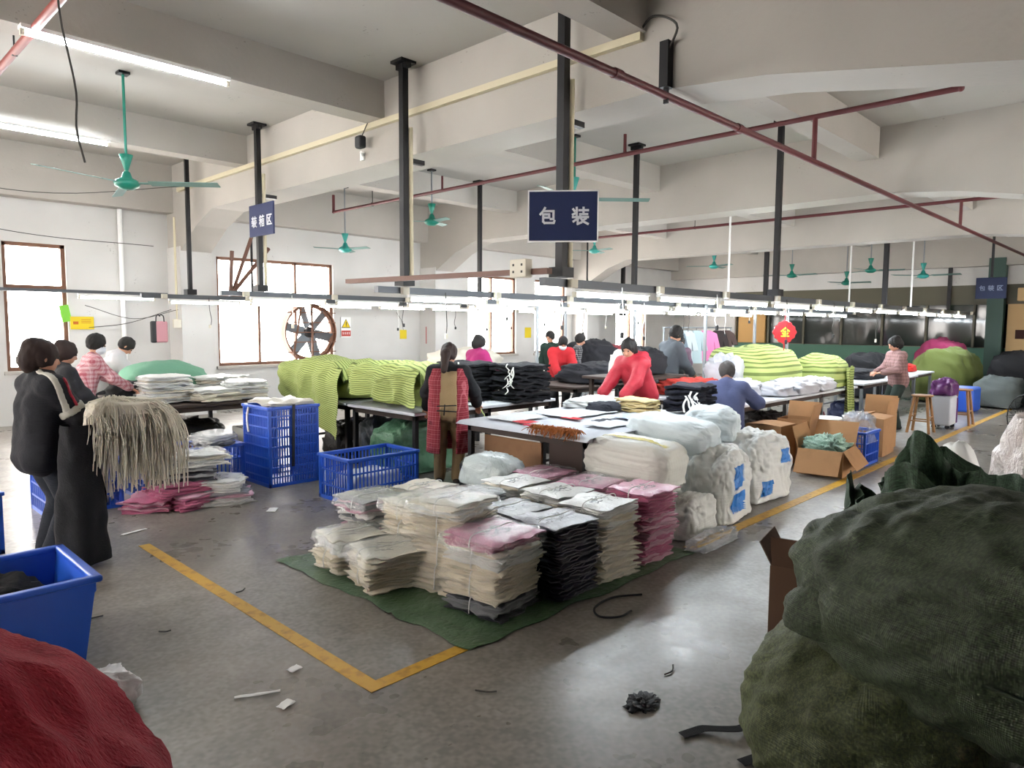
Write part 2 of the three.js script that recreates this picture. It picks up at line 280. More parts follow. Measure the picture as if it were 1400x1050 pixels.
// ---------- pipes, trunking ----------
function pipe(name, pts, r, mat, label, extra = []) { const t = thing(name, label, 'pipe'); const g = []; for (let i = 0; i + 1 < pts.length; i++) g.push(rod(pts[i], pts[i + 1], r, 12)); for (let i = 1; i + 1 < pts.length; i++) g.push(clean(new THREE.SphereGeometry(r * 1.15, 12, 8).translate(...pts[i]))); obj('run', g, mat, t); extra.forEach(([n, gg, m]) => obj(n, gg, m, t)); return t; }
{
  const hang = (x, z, y, r) => ['hanger', [rod([x, y + r, z], [x, H, z], .008, 6), rod([x - .02, y, z], [x + .02, y, z], r * 1.2, 12)], M.blackMetal];
  const joint = (a, b, r) => ['coupling', rod(a, b, r * 1.25, 12), M.pipeRed];
  pipe('sprinkler_pipe', [[-4, 3.56, -3.18], [XB, 3.56, -3.18]], .032, M.pipeRed, 'long dark red pipe crossing under the big beam along the aisle', [joint([4.35, 3.56, -3.18], [4.44, 3.56, -3.18], .032), joint([6.3, 3.56, -3.18], [6.38, 3.56, -3.18], .032), ['hanger', [ext(5.02, 5.12, 3.62, 3.98, -3.22, -3.14), ext(5.06, 5.08, 3.5, 3.64, -3.2, -3.16)], M.blackMetal]]);
  pipe('sprinkler_pipe', [[8.16, 4.57, -1.75], [8.16, 4.05, -1.78], [8.16, 4.05, -13.1], [8.16, 4.4, -13.1]], .03, M.pipeRed, 'dark red pipe with elbow running across the second bay', [hang(8.16, -11.7, 4.05, .03), ['riser', [rod([8.16, 4.05, -5.75], [8.16, 4.32, -5.75], .022), rod([8.16, 4.05, -9.6], [8.16, 4.3, -9.6], .02)], M.pipeRed], ['drop', rod([8.16, 3.56, -3.18], [8.16, 4.05, -3.18], .028), M.pipeRed]]);
  pipe('sprinkler_pipe', [[15.1, 4.03, -2.3], [15.1, 4.03, -12.8]], .032, M.pipeRed, 'dark red pipe running across the third bay', [['drop', rod([15.1, 3.56, -3.18], [15.1, 4.03, -3.18], .028), M.pipeRed], hang(15.1, -8.6, 4.03, .03)]);
  pipe('sprinkler_pipe', [[1.55, 4.07, ZW + .3], [1.55, 4.07, 2]], .034, M.pipeBright, 'brick red pipe passing over the ceiling tube lights', [hang(1.55, -7.6, 4.07, .03)]);
}
tag(obj('cable_trunking', [ext(5.035, 5.095, 4.055, 4.12, -13.25, -3.42)], M.conduit), 'cream cable trunking fixed along the face of the big beam', 'trunking');
tag(obj('cable', [tube([[5.05, 4.14, -3.42], [5.03, 4.2, -3.3], [5.0, 4.05, -3.05], [5.06, 3.9, -3.16], [5.06, 3.7, -3.18]], .01)], M.cable), 'black cable looping from the trunking end to the pipe bracket', 'cable');
tag(obj('cable', [tube([[1.35, 4.57, -5.3], [1.36, 4.2, -5.35], [1.33, 3.7, -5.3], [1.42, 3.2, -5.35], [1.4, 2.95, -5.3], [1.44, 2.75, -5.3]], .007)], M.cable), 'loose dark cable hanging down in front of the ceiling fan', 'cable');
tag(obj('wall_pipe', [rod([4.27, 0, -13.84], [4.27, 3.72, -13.84], .04)], M.white), 'white vertical drain pipe on the window wall', 'pipe');
tag(obj('conduit', [rod([4.98, 2.05, -13.25], [4.98, 3.6, -13.25], .02), rod([4.98, 1.75, -13.26], [4.98, 2.05, -13.26], .015)], M.conduit), 'thin cream conduit down the pillar to a switch box', 'conduit');
tag(obj('switch_box', [rbox(.14, .16, .06, .012, 4.98, 1.7, -13.27)], M.plasticBeige), 'small cream switch box on the pillar', 'switch box');
// wires sagging across the left bay
const WIRES = [[[0.5, 3.5, -13.5], [2.6, 3.1, -13.2], [4.6, 3.05, -13.2], 'thin wire sagging across the wall above the left window'], [[3.6, 2.0, -13.6], [4.3, 1.78, -13.4], [5.0, 1.95, -13.25], 'grey wire sagging between the notice and the pillar'], [[3.7, 1.62, -13.8], [4.3, 1.7, -13.75], [4.9, 1.95, -13.3], 'grey wire rising from the yellow notice to the pillar'], [[-1, 3.9, -11], [2.4, 3.55, -12], [4.95, 4.05, -12.6], 'long thin wire strung under the ceiling towards the trunking']];
for (const [a, b, c, l] of WIRES) tag(obj('wire', tube([a, b, c], .006, 20, 5), M.cable), l, 'wire');

// ---------- tube lights ----------
function areaLight(x, y, z, w, d, I, col, up = false) { const l = new THREE.RectAreaLight(col, I, w, d); l.position.set(x, y, z); l.rotation.x = up ? Math.PI / 2 : -Math.PI / 2; scene.add(l); return l; }
const COOL = new THREE.Color().setRGB(.86, .94, 1);
function tubeLight(x, y, z, len, label, group, big, dim = 1) {
  const t = thing('tube_light', label, 'tube light', [x, y, z], 0, group);
  const bt = obj('batten', [rbox(len + .06, .035, big ? .1 : .05, .008, 0, .045, 0)], M.white, t);
  for (const q of [-1, 1]) obj('lampholder', box(.03, .06, .035, q * (len / 2 + .01), .01, 0), M.plasticBeige, bt);
  obj('glowing_tube', clean(new THREE.CylinderGeometry(.015, .015, len, 12).rotateZ(Math.PI / 2)), dim < .9 ? M.glowOld : M.glow, t);
  areaLight(x, y - .018, z, len, .03, (big ? CEIL_TUBE_LIGHT : TUBE_LIGHT) * dim, COOL);
}
tubeLight(2.3, 4.02, -6.9, 1.65, 'long bare tube light under the near cross beam above the ceiling fan', null, 1);
tubeLight(2.25, 4.02, -10.34, 1.65, 'long bare tube light under the cross beam nearer the windows', null, 1);
// lamp rails hung over the tables
function rail(z, x0, x1, y, label) { const t = thing('lamp_rail', label, 'lamp rail', [0, 0, z]); obj('channel', [ext(x0, x1, y, y + .07, -.035, .035)], M.rail, t); for (let x = x0 + .4; x < x1; x += 1.45) obj('socket', rbox(.09, .08, .06, .01, x - .06, y + .03, .066), M.plasticBeige, t); return t; }
const RAILS = [[-4.1, 4.62, 21.5, 2.05, 'front', 'brown bar'], [-6.4, 4.5, 19.5, 2.05, 'second', 'brown bar'], [-8.2, 7.2, 18, 2.05, 'third', 'pink jacket worker'], [-9.85, 4.3, 19, 2.1, 'fourth', 'area sign'], [-12.4, 4.1, 18, 2.12, 'rear', 'wall pillar']];
const ORD = ['first', 'second', 'third', 'fourth', 'fifth', 'sixth', 'seventh', 'eighth', 'ninth', 'tenth', 'eleventh', 'twelfth'];
for (const [z, x0, x1, y, w, from] of RAILS) {
  rail(z, x0, x1, y, `grey steel lamp rail hung over the ${w} row of tables`);
  let k = 0; for (let x = x0 + 1.05; x < x1 - .5; x += 1.42) tubeLight(x, y - .066, z, 1.18, `${ORD[k++]} tube light from the ${from} under the ${w} lamp rail`, `tube lights under the ${w} lamp rail`, 0, { front: 1, second: 1, third: .7, fourth: .5, rear: .15 }[w]);
}
// thin steel uprights and dangling cords under the rails
[[9.05, -8.2, 'grey steel upright beside the red jacket worker'], [12.0, -8.2, 'grey steel upright near the clothes rack'], [11.6, -6.4, 'grey steel upright under the second lamp rail'], [13.6, -6.4, 'grey steel upright between the far tables'], [11.8, -9.85, 'grey steel upright near the second pillar'], [15.2, -6.4, 'grey steel upright by the dark partition side']].forEach(([x, z, l]) => { const t = thing('steel_upright', l, 'upright', [x, 0, z + .06]); obj('tube', box(.045, 2.1, .045, 0, 1.05, 0), M.steel, t); obj('foot_plate', box(.14, .015, .14, 0, .008, 0), M.steel, t); });
{ const r = rng(321), W = ['front', 'second', 'third', 'fourth', 'rear'];
  RAILS.forEach(([z, x0, x1, y, w], ri) => { for (let k = 0; k < 5; k++) { const x = x0 + .8 + k * 1.9 + r() * .7, L = .18 + r() * .4, t = thing('dangling_cord', `${['first', 'second', 'third', 'fourth', 'fifth'][k]} dangling socket cord along the ${w} lamp rail`, 'cord', [x, y, z + .04], 0, 'cords hanging from the lamp rails'); obj('lead', tube([[0, .03, 0], [.03 * (r() - .5), -L * .4, .02], [.08 * (r() - .5), -L * .8, .0], [.04 * (r() - .5), -L, .01]], .006, 14, 5), r() < .5 ? M.cable : M.white, t); obj('plug', rbox(.035, .06, .03, .006, 0, -L - .02, .01), r() < .4 ? M.plasticBeige : M.black, t); } }); }
tubeLight(4.0, 2.12, -13.2, 1.15, 'single white tube light on the thin rail beside the left window', null, 0, .15);
tag(obj('lamp_rail', [ext(.5, 4.8, 2.19, 2.24, -13.23, -13.17)], M.rail), 'thin grey rail across the left window', 'lamp rail');
tag(obj('cross_bar', [bar([4.6, 2.17, -4.0], [4.6, 2.2, -7.1], .07, .05), ...[-6.85, -6.75, -6.65, -6.4, -6.3].map(z => box(.075, .018, .05, 4.6, 2.195, z))], M.brownRail), 'rusty brown slotted steel bar across the lamp rails under the sign', 'steel bar');
{ const t = thing('socket_box', 'grey cable box clamped on the brown steel bar', 'socket box', [4.56, 2.17, -4.28]); obj('body', rbox(.09, .16, .2, .012, -.02, .03, 0), M.plasticBeige, t); obj('socket_hole', [-.05, .05].flatMap(z => [.0, .06].map(y => box(.004, .02, .02, -.066, y, z))), M.cable, t); }
// hanger posts from the ceiling
function post(x, z, y0, w, label, y1 = H, conduitOn = false) {
  const t = thing('hanger_post', label, 'hanger post', [x, 0, z]);
  obj('upright', [box(w, y1 - y0, w, 0, (y0 + y1) / 2, 0)], M.blackMetal, t);
  obj('top_plate', [box(.2, .03, .2, 0, y1 - .016, 0), box(.06, .06, .2, 0, y1 - .05, 0)], M.blackMetal, t);
  obj('foot_plate', [box(.16, .09, .16, 0, y0 - .02, 0)], M.black, t);
  if (conduitOn) { obj('conduit', [rod([w / 2 + .03, y0, w / 2], [w / 2 + .03, y1 - .7, w / 2], .025)], M.conduit, t); obj('arm', [box(.26, .05, .06, .14, y0 + 1.32, 0)], M.blackMetal, t); }
  return t;
}
post(4.9, -4.12, 2.2, .08, 'black hanger post carrying the blue packing sign', H, true);
post(4.87, -6.38, 2.2, .075, 'black hanger post with cream conduit beside the camera on the beam', H, true);
post(4.9, -9.86, 2.24, .07, 'black hanger post behind the small blue area sign', H, true);
post(4.9, -12.42, 2.26, .06, 'black hanger post in front of the window wall pillar');
[[9.55, -6.5, 'thick black hanger post between fan blade and sign'], [9.82, -10.4, 'slim black hanger post behind the third ceiling fan'], [9.66, -4.22, 'thick black hanger post beside the wall end of the red drop pipe']].forEach(([x, z, l]) => post(x, z, 2.2, .07, l));
[[18.2, -5.3, 'far thick black hanger post over the worker sorting garments'], [18.25, -8.24, 'far black hanger post in the third bay'], [18.2, -12.8, 'far slim black hanger post close to the window wall']].forEach(([x, z, l]) => post(x, z, 2.1, .1, l));
post(22.95, -5, 2.1, .09, 'farthest black hanger post in front of the dark partition', 3.95);
[[6.1, -12.6, 'slim grey hanger post by the exhaust fan window'], [14.6, -11.4, 'slim hanger post by the far window'], [14.5, -7.4, 'thin pale hanger rod over the middle tables'], [20, -6.7, 'thin pale hanger rod over the far tables'], [20, -5.2, 'pale hanger rod near the far sign']].forEach(([x, z, l], i) => { const t = thing('hanger_rod', l, 'hanger rod', [x, 0, z]); obj('rod', rod([0, 2.12, 0], [0, H, 0], .022, 8), i < 2 ? M.blackMetal : M.white, t); obj('clip', box(.08, .06, .08, 0, 2.13, 0), M.steel, t); });
{ const t = thing('steel_brace', 'rusty diagonal steel brace crossing the wide window', 'brace'); obj('arm', [bar([5.6, 2.2, -12.42], [6.35, 3.1, -12.42], .05), bar([5.6, 2.2, -12.42], [5.65, 3.0, -12.42], .05), bar([5.62, 2.2, -12.42], [6.5, 4.57, -12.42], .045)], M.brownRail, t); }

// ---------- ceiling fans ----------
function fan(x, z, yh, label, r = .62, a0 = 0, mat = M.teal, small = false) {
  const t = thing('ceiling_fan', label, 'ceiling fan', [x, yh, z]);
  obj('rod', rod([0, .1, 0], [0, H - yh, 0], .016, 8), small ? M.steel : M.teal, t);
  obj('canopy', lathe([[.02, .12], [.05, .22], [.075, .3], [.0, .3]]).translate(0, .02, 0), mat, t);
  obj('ceiling_hook', [box(.12, .03, .12, 0, H - yh - .016, 0)], M.blackMetal, t);
  const mo = obj('motor', lathe([[0, -.075], [.07, -.07], [.13, -.035], [.14, 0], [.12, .03], [.06, .06], [.04, .12], [.02, .14], [0, .14]]), mat, t);
  for (let k = 0; k < 3; k++) { const g = merge([boxUV(new THREE.BoxGeometry(r * .82, .008, .12).translate(r * .68, 0, 0)), box(.2, .012, .035, .2, 0, 0)]); g.rotateX(-.22); g.rotateY(a0 + k * Math.PI * 2 / 3); obj('blade', g, M.blade, mo); }
}
fan(2.87, -9.0, 3.32, 'large teal ceiling fan hanging in the left bay by the windows', .95, -.72);
fan(8.3, -12.9, 3.28, 'small teal ceiling fan near the exhaust fan window', .6, .75, M.tealLight, true);
fan(8.5, -10.3, 3.62, 'teal ceiling fan with short rod behind the conduit post', .5, .4, M.teal, true);
fan(8.47, -6.88, 3.62, 'teal ceiling fan half hidden behind the packing sign', 1.05, -.78, M.tealLight);
fan(14.5, -11.1, 3.62, 'teal ceiling fan far off below the packing sign', .6, .3, M.tealLight, true);
fan(18.5, -9.9, 3.42, 'teal ceiling fan over the middle of the third bay', .7, .1, M.tealLight, true);
fan(20.4, -8.45, 3.2, 'teal ceiling fan beside the paired far posts', .75, .25, M.teal, true);
fan(20.5, -6.35, 3.25, 'teal ceiling fan over the far row of tables', .75, .9, M.teal, true);
fan(20.5, -5.08, 3.05, 'teal ceiling fan in front of the dark upper partition', .8, .4, M.tealLight, true);
fan(21.5, -7.3, 3.0, 'tiny teal ceiling fan closest to the dark partition', .6, .6, M.teal, true);

// ---------- signs and notices ----------
// strokes of the characters in a 100 x 100 box (y down)
const GLYPH = {
  bao: [[[38, 4], [28, 22], [12, 40]], [[30, 22], [86, 22], [86, 66], [70, 66]], [[28, 40], [62, 40], [62, 58], [28, 58]], [[28, 40], [28, 80], [36, 88], [88, 88], [92, 76]]],
  zhuang: [[[30, 4], [30, 46]], [[10, 12], [18, 22]], [[8, 42], [28, 32]], [[44, 18], [94, 18]], [[68, 4], [68, 40]], [[48, 40], [90, 40]], [[50, 46], [50, 54]], [[8, 56], [94, 56]], [[46, 58], [12, 80]], [[36, 68], [36, 94], [56, 86]], [[52, 60], [66, 80], [94, 94]], [[82, 64], [66, 74]]],
  xiang: [[[26, 4], [12, 22]], [[20, 14], [44, 14]], [[70, 4], [56, 22]], [[64, 14], [92, 14]], [[8, 40], [46, 40]], [[27, 26], [27, 96]], [[27, 42], [8, 72]], [[27, 44], [46, 62]], [[56, 36], [90, 36], [90, 94], [56, 94], [56, 36]], [[56, 54], [90, 54]], [[56, 74], [90, 74]]],
  qu: [[[90, 10], [12, 10], [12, 90], [92, 90]], [[70, 24], [28, 76]], [[32, 32], [74, 74]]],
};
function glyph(name, size, w, flipAxis) { const g = []; for (const s of GLYPH[name]) for (let i = 0; i + 1 < s.length; i++) { const f = p => [(p[0] / 100 - .5) * size, (.5 - p[1] / 100) * size, 0]; const a = f(s[i]), b = f(s[i + 1]), dx = b[0] - a[0], dy = b[1] - a[1], L = Math.hypot(dx, dy); g.push(clean(new THREE.BoxGeometry(L + w * .8, w, .006).rotateZ(Math.atan2(dy, dx)).translate((a[0] + b[0]) / 2, (a[1] + b[1]) / 2, 0))); } return merge(g); }
const signBlue = S(0x14234f, { roughness: .65 }), signWhite = S(0xdfe2e8, { roughness: .5 });
{ // faces -x
  const t = thing('packing_sign', 'blue hanging sign with two white characters on the black post', 'sign', [4.82, 2.66, -4.04], -.88);
  const pn = obj('panel', rbox(.6, .43, .025, .006, 0, 0, 0), signBlue, t); obj('edge', [box(.614, .012, .03, 0, .218, 0), box(.614, .012, .03, 0, -.218, 0), box(.012, .448, .03, .304, 0, 0), box(.012, .448, .03, -.304, 0, 0)], M.white, t);
  for (const [n, x] of [['bao', -.14], ['zhuang', .15]]) obj('lettering', glyph(n, .155, .019).translate(x, .0, .016), signWhite, pn);
  const u = thing('area_sign', 'small blue hanging sign with white characters behind a conduit', 'sign', [4.82, 3.18, -9.62], -Math.PI / 2);
  const pu = obj('panel', rbox(.72, .45, .025, .006), signBlue, u);
  for (const [n, x] of [['zhuang', -.2], ['xiang', .03], ['qu', .25]]) obj('lettering', glyph(n, .16, .018).translate(x, -.02, .016), signWhite, pu);
  const v = thing('area_sign', 'dark blue far sign hanging before the dark partition', 'sign', [20, 2.66, -3.5], -Math.PI / 2);
  obj('panel', rbox(.62, .5, .03, .006), S(0x1a2340), v); for (const [n, x] of [['bao', -.18], ['zhuang', 0], ['qu', .18]]) obj('lettering', glyph(n, .13, .014).translate(x, 0, .02), S(0x8a93a8), v);
  obj('hanger', [box(.05, 1.65, .05, 0, 1.08, 0)], M.blackMetal, v);
}
{ const t0 = thing('warning_sign', 'white warning placard with yellow triangle and red strip on the wall', 'sign', [8.92, 1.64, -13.88]);
  const t = obj('panel', box(.26, .46, .012), M.white, t0); const tri = (r, z) => clean(new THREE.ExtrudeGeometry(new THREE.Shape([[-r, -r * .8], [r, -r * .8], [0, r * .9]].map(p => new THREE.Vector2(...p))), { depth: .004, bevelEnabled: false }).translate(0, .08, z));
  obj('triangle_border', tri(.12, .006), M.black, t); obj('triangle', tri(.1, .011), S(0xe3c51f), t); obj('exclamation_mark', [box(.018, .07, .004, 0, .085, .018), box(.018, .018, .004, 0, .03, .018)], M.black, t); obj('red_strip', box(.24, .13, .006, 0, -.14, .008), S(0xb8443a), t);
  const r = rng(4); obj('lettering', Array.from({ length: 4 }, (_, i) => merge([box(.035, .008, .003, -.08 + i * .053, -.12, .013), box(.035, .008, .003, -.08 + i * .053, -.15, .013), box(.008, .05, .003, -.08 + i * .053, -.138, .013)])), M.white, t); }
const note = S(0xd8bf1e, { roughness: .7 });
{ const t = thing('yellow_notice', 'yellow printed notice taped beside the left window', 'notice', [3.62, 1.7, -13.87]); obj('sheet', box(.36, .22, .006), note, t); obj('print', [box(.15, .008, .003, .06, .06, .005), box(.15, .008, .003, .06, .03, .005), box(.15, .008, .003, .06, 0, .005), box(.08, .05, .003, -.1, 0, .005)], S(0xb5651d), t);
  tag(obj('green_tag', bar([3.4, 1.72, -13.885], [3.35, 2.0, -13.885], .14, .01), S(0x7ac142)), 'bright green card hanging at the left window edge', 'tag');
  tag(obj('yellow_tag', box(.2, .22, .01, 10.55, 1.47, -13.892), note), 'yellow tag hanging on a cord before the second pillar', 'tag');
  tag(obj('tag_cord', tube([[10.35, 2.0, -13.89], [10.5, 1.8, -13.89], [10.55, 1.58, -13.89]], .005), M.cable), 'thin cord holding the yellow tag on the wall', 'cord');
  tag(obj('yellow_tag', box(.26, .3, .01, 15.05, 1.5, -13.892), note), 'yellow tag hanging near the worker in pink', 'tag');
  tag(obj('red_stripe', box(.03, .42, .01, 11.09, 1.45, -13.65).translate(-.01, 0, 0), M.red), 'short red vertical strip on the second pillar', 'strip'); }
{ // tote bag on the pillar
  const t = thing('tote_bag', 'pink and black tote bag hung on the pillar', 'bag', [4.66, 1.36, -13.22]);
  obj('body', rbox(.26, .38, .09, .03, 0, .19, 0), S(0xb9848c, { roughness: .7 }), t); obj('side_panel', rbox(.1, .385, .095, .03, -.1, .19, 0), M.black, t); obj('handle', [tube([[-.07, .36, .03], [-.05, .48, .03], [.05, .48, .03], [.07, .36, .03]], .01), rod([0, .47, .03], [.0, .5, -.06], .012)], M.black, t); }
{ // camera on the beam
  const t = thing('security_camera', 'small black camera on a white arm fixed to the beam', 'camera', [5.1, 3.9, -7.4]);
  obj('housing', rbox(.1, .15, .13, .03, -.12, .0, .02), M.black, t); obj('arm', [rod([0, -.13, -.1], [-.1, -.11, .0], .015), box(.02, .1, .08, -.01, -.13, -.1)], M.white, t); obj('cable', tube([[-.1, .07, .02], [-.08, .2, .1], [-.03, .24, .05]], .007), M.cable, t); }
{ // exhaust fan in the wide window
  const t = thing('exhaust_fan', 'big rust-rimmed exhaust fan with six blades in the window', 'exhaust fan', [7.95, 1.53, -13.82]);
  obj('shroud', [clean(new THREE.TorusGeometry(.58, .045, 8, 40)), clean(new THREE.CylinderGeometry(.62, .62, .22, 40, 1, true).rotateX(Math.PI / 2))], M.frameWood, t);
  const hub = obj('hub', clean(new THREE.CylinderGeometry(.11, .13, .14, 20).rotateX(Math.PI / 2)), M.blackMetal, t);
  for (let k = 0; k < 6; k++) { const g = new THREE.BoxGeometry(.2, .44, .015, 2, 3, 1).translate(0, .34, 0); g.rotateY(.45); g.rotateZ(k * Math.PI / 3 + .3); obj('blade', clean(g), S(0x6d747a, { metalness: .5, roughness: .5 }), hub); }
  obj('guard', [-.42, -.21, 0, .21, .42].map(y => bar([-.58, y, .13], [.58, y, .13], .02)).concat([bar([0, -.62, .14], [0, .62, .14], .035), bar([-.45, -.5, .14], [-.25, .55, .14], .03)]), M.frameWood, t); }
{ const t = thing('red_ornament', 'red lobed hanging ornament with a gold character over the far table', 'ornament', [10, 1.63, -4.22], -Math.PI / 4);
  const sh = new THREE.Shape(); for (let i = 0; i <= 64; i++) { const a = i / 64 * Math.PI * 2, r = .15 * (1 + .045 * Math.cos(12 * a) + .05 * Math.cos(4 * a)); i ? sh.lineTo(Math.cos(a) * r, Math.sin(a) * r) : sh.moveTo(Math.cos(a) * r, Math.sin(a) * r); }
  obj('plaque', clean(new THREE.ExtrudeGeometry(sh, { depth: .03, bevelEnabled: true, bevelSize: .008, bevelThickness: .008 })), M.red, t);
  GLYPH.jin = [[[50, 6], [10, 40]], [[50, 6], [90, 40]], [[32, 40], [68, 40]], [[22, 60], [78, 60]], [[50, 40], [50, 90]], [[32, 68], [38, 80]], [[68, 68], [62, 80]], [[12, 90], [88, 90]]];
  obj('character', glyph('jin', .14, .018).translate(0, 0, .042), S(0xe8c33a), t); obj('tassel', [rod([0, -.14, .015], [0, -.26, .015], .014, 6, .006)], M.red, t); obj('cord', rod([0, .15, .015], [0, .42, .015], .004, 5), M.red, t); }
// ---------- soft goods materials ----------
const cloth = (hex, o = {}) => S(hex, { roughness: .92, bumpMap: rep(fineBump, 6), bumpScale: .003, ...o });
const bagged = (hex, o = {}) => PH(hex, { roughness: .5, clearcoat: .55, clearcoatRoughness: .28, bumpMap: rep(crumple, 3), bumpScale: .006, ...o });
const G = {
  cream: bagged(0xefe6d3), white: bagged(0xeeeeea), offwhite: bagged(0xe4ddce), pink: bagged(0xc56a8c), palePink: bagged(0xd9a9ba), charcoal: bagged(0x3a3a42), navy: bagged(0x25253a), grey: bagged(0x8d8e92), ltGrey: bagged(0xb4b6b8),
  film: new THREE.MeshPhysicalMaterial({ color: 0xfafcfc, transmission: .93, thickness: 0, roughness: .14, bumpMap: rep(crumple, 3), bumpScale: .008 }),
  filmThin: new THREE.MeshPhysicalMaterial({ color: 0xf6f8fa, transmission: .88, thickness: 0, roughness: .22, bumpMap: rep(crumple, 2), bumpScale: .012 }),
};
function printTex(base, ink, seed) {
  return canvasTex(256, 256, (c, w, h) => {
    const r = rng(seed); c.fillStyle = base; c.fillRect(0, 0, w, h);
    for (let i = 0; i < 60; i++) { c.fillStyle = `rgba(255,255,255,${.05 + r() * .1})`; c.beginPath(); c.ellipse(r() * w, r() * h, 6 + r() * 30, 3 + r() * 8, r() * 3, 0, 7); c.fill(); }
    c.strokeStyle = ink; c.lineCap = 'round'; // loose brush-like print
    for (let i = 0; i < 26; i++) { c.lineWidth = 2 + r() * 6; const x = w * (.25 + r() * .5), y = h * (.3 + r() * .4); c.beginPath(); c.moveTo(x, y); c.quadraticCurveTo(x + (r() - .5) * 60, y + (r() - .5) * 30, x + (r() - .5) * 70, y + (r() - .5) * 40); c.stroke(); }
  });
}
const PRINT = { pink: bagged(0xffffff, { map: printTex('#c9799a', '#2b2228', 3) }), white: bagged(0xffffff, { map: printTex('#dcdddb', '#33363a', 5) }), grey: bagged(0xffffff, { map: printTex('#8f9194', '#26282c', 7) }), navy: bagged(0xffffff, { map: printTex('#9fa2ac', '#1b1c28', 9) }), cream: bagged(0xffffff, { map: printTex('#e4decf', '#6a6a66', 11) }) };
// folded garment slab; pinch squeezes it at the string
function slab(w, t, d, seed, pinch = .0, ragged = .03) {
  const g = new THREE.BoxGeometry(w, t, d, 12, 2, 12), p = g.attributes.position;
  for (let i = 0; i < p.count; i++) {
    let x = p.getX(i), y = p.getY(i), z = p.getZ(i); const u = x / w * 2, v = z / d * 2, e = Math.max(Math.abs(u), Math.abs(v));
    const jag = fbm3(x * 14 + seed * 9, seed, z * 14, 2) * ragged * 1.6; x *= 1 + jag / w * Math.abs(u); z *= 1 + fbm3(x * 12, seed * 5 + 3, z * 12, 2) * ragged * 1.6 / d * Math.abs(v);
    y *= 1 - .45 * Math.pow(e, 8); y += t * .55 * fbm3(x * 6 + seed, 3.3, z * 6 + seed, 2) - .013 * Math.pow(e, 4) * (.6 + .7 * fbm3(u * 2 + seed, 1, v * 2));
    const q = Math.exp(-v * v / .03) * pinch; y -= q * .014; x *= 1 - q * .17;
    p.setXYZ(i, x, y, z);
  }
  g.computeVertexNormals(); return g;
}
const SLABS = Array.from({ length: 8 }, (_, k) => slab(.42, .0165, .36, k + 1, .8, .036)), SLABS_FLAT = Array.from({ length: 5 }, (_, k) => slab(.46, .02, .4, k + 31, 0, .05)), SLABS_TOP = Array.from({ length: 3 }, (_, k) => slab(.44, .016, .38, k + 61, .4, .03));
function filmGeo(w, d, drop, seed) { return sheet(18, 16, (u, v) => { const x = (u - .5) * w, z = (v - .5) * d, e = Math.max(Math.abs(u - .5), Math.abs(v - .5)) * 2, o = Math.max(0, e - .84) / .16; return [x * (1 - o * .03), .006 + .012 * fbm3(x * 9 + seed, 2, z * 9, 3) - drop * o * (.6 + .5 * Math.abs(N3(u * 6 + seed, v * 6, 1))), z * (1 - o * .03)]; }); }
const FILMS = [1, 2, 3].map(k => filmGeo(.5, .44, .12, k));
// tied bundle of folded, bagged garments (parts: each garment, the string, the loose film)
function bundle(x, y, z, ry, { n = 7, mats, top, label, group, sx = 1, sz = 1, film = false, string = true, r, slabs = SLABS, t = .022, tilt = 0, droop = 0, name = 'garment_bundle', category = 'garment bundle' }) {
  const o = thing(name, label, category, [x, y, z], ry, group); o.rotation.x = tilt;
  for (let k = 0; k < n; k++) {
    const last = k === n - 1 && top, m = obj('folded_garment', last ? SLABS_TOP[Math.floor(r() * 3)] : slabs[Math.floor(r() * slabs.length)], last ? top : mats[Math.floor(r() * mats.length)], o);
    m.position.set(rr(-.018, .018, r), t * (k + .5), rr(-.015, .015, r)); m.rotation.y = rr(-.1, .1, r) + (r() < .5 ? Math.PI : 0); m.scale.set(sx * rr(.9, .99, r), Math.max(1, t / .0175), sz * rr(.94, 1.02, r));
  }
  if (string) { const w = .2 * sx, h = n * t; obj('tie_string', tube([[-w, 0.01, .0], [-w - .012, h / 2, .01], [-w * .9, h, 0], [0, h + .008, .012], [w * .9, h, 0], [w + .012, h / 2, -.01], [w, .01, 0]], .0035, 24, 5), M.white, o); }
  if (film) { const f = obj('plastic_film', FILMS[Math.floor(r() * 3)], G.film, o); f.position.y = n * t + .006; f.scale.set(sx, 1, sz); }
  return n * t;
}
// ---------- tarpaulin and garment stacks in the middle of the floor ----------
const tarpMat = PH(0x486344, { roughness: .42, map: mottle([1, 1, .98], .3, 7, 44), clearcoat: .2, clearcoatRoughness: .4, bumpMap: rep(crumple, 2), bumpScale: .012 });
{
  const ed = (a, s) => .06 * fbm3(a * 3, s, 0, 2);
  const g = thick(sheet(50, 44, (u, v) => { let x = 2.4 + u * 2.28 + ed(v * 2, 1) * (1 - u), z = -4.62 + v * 2.02 + ed(u * 2, 5); const e = Math.min(u, 1 - u, v, 1 - v); const fold = Math.exp(-Math.pow((z + 3.25 - (x - 2.4) * .3) / .02, 2)) * (x < 2.75 ? 1 : 0); return [x, .007 + .008 * Math.max(0, fbm3(x * 4, 1, z * 4)) + .02 * fold + (e < .04 ? .012 * Math.max(0, N3(x * 8, 3, z * 8)) : 0), z]; }, 2.3, 2), .004);
  tag(obj('tarpaulin', g, tarpMat), 'dark green tarpaulin spread under the garment stacks', 'tarpaulin');
}
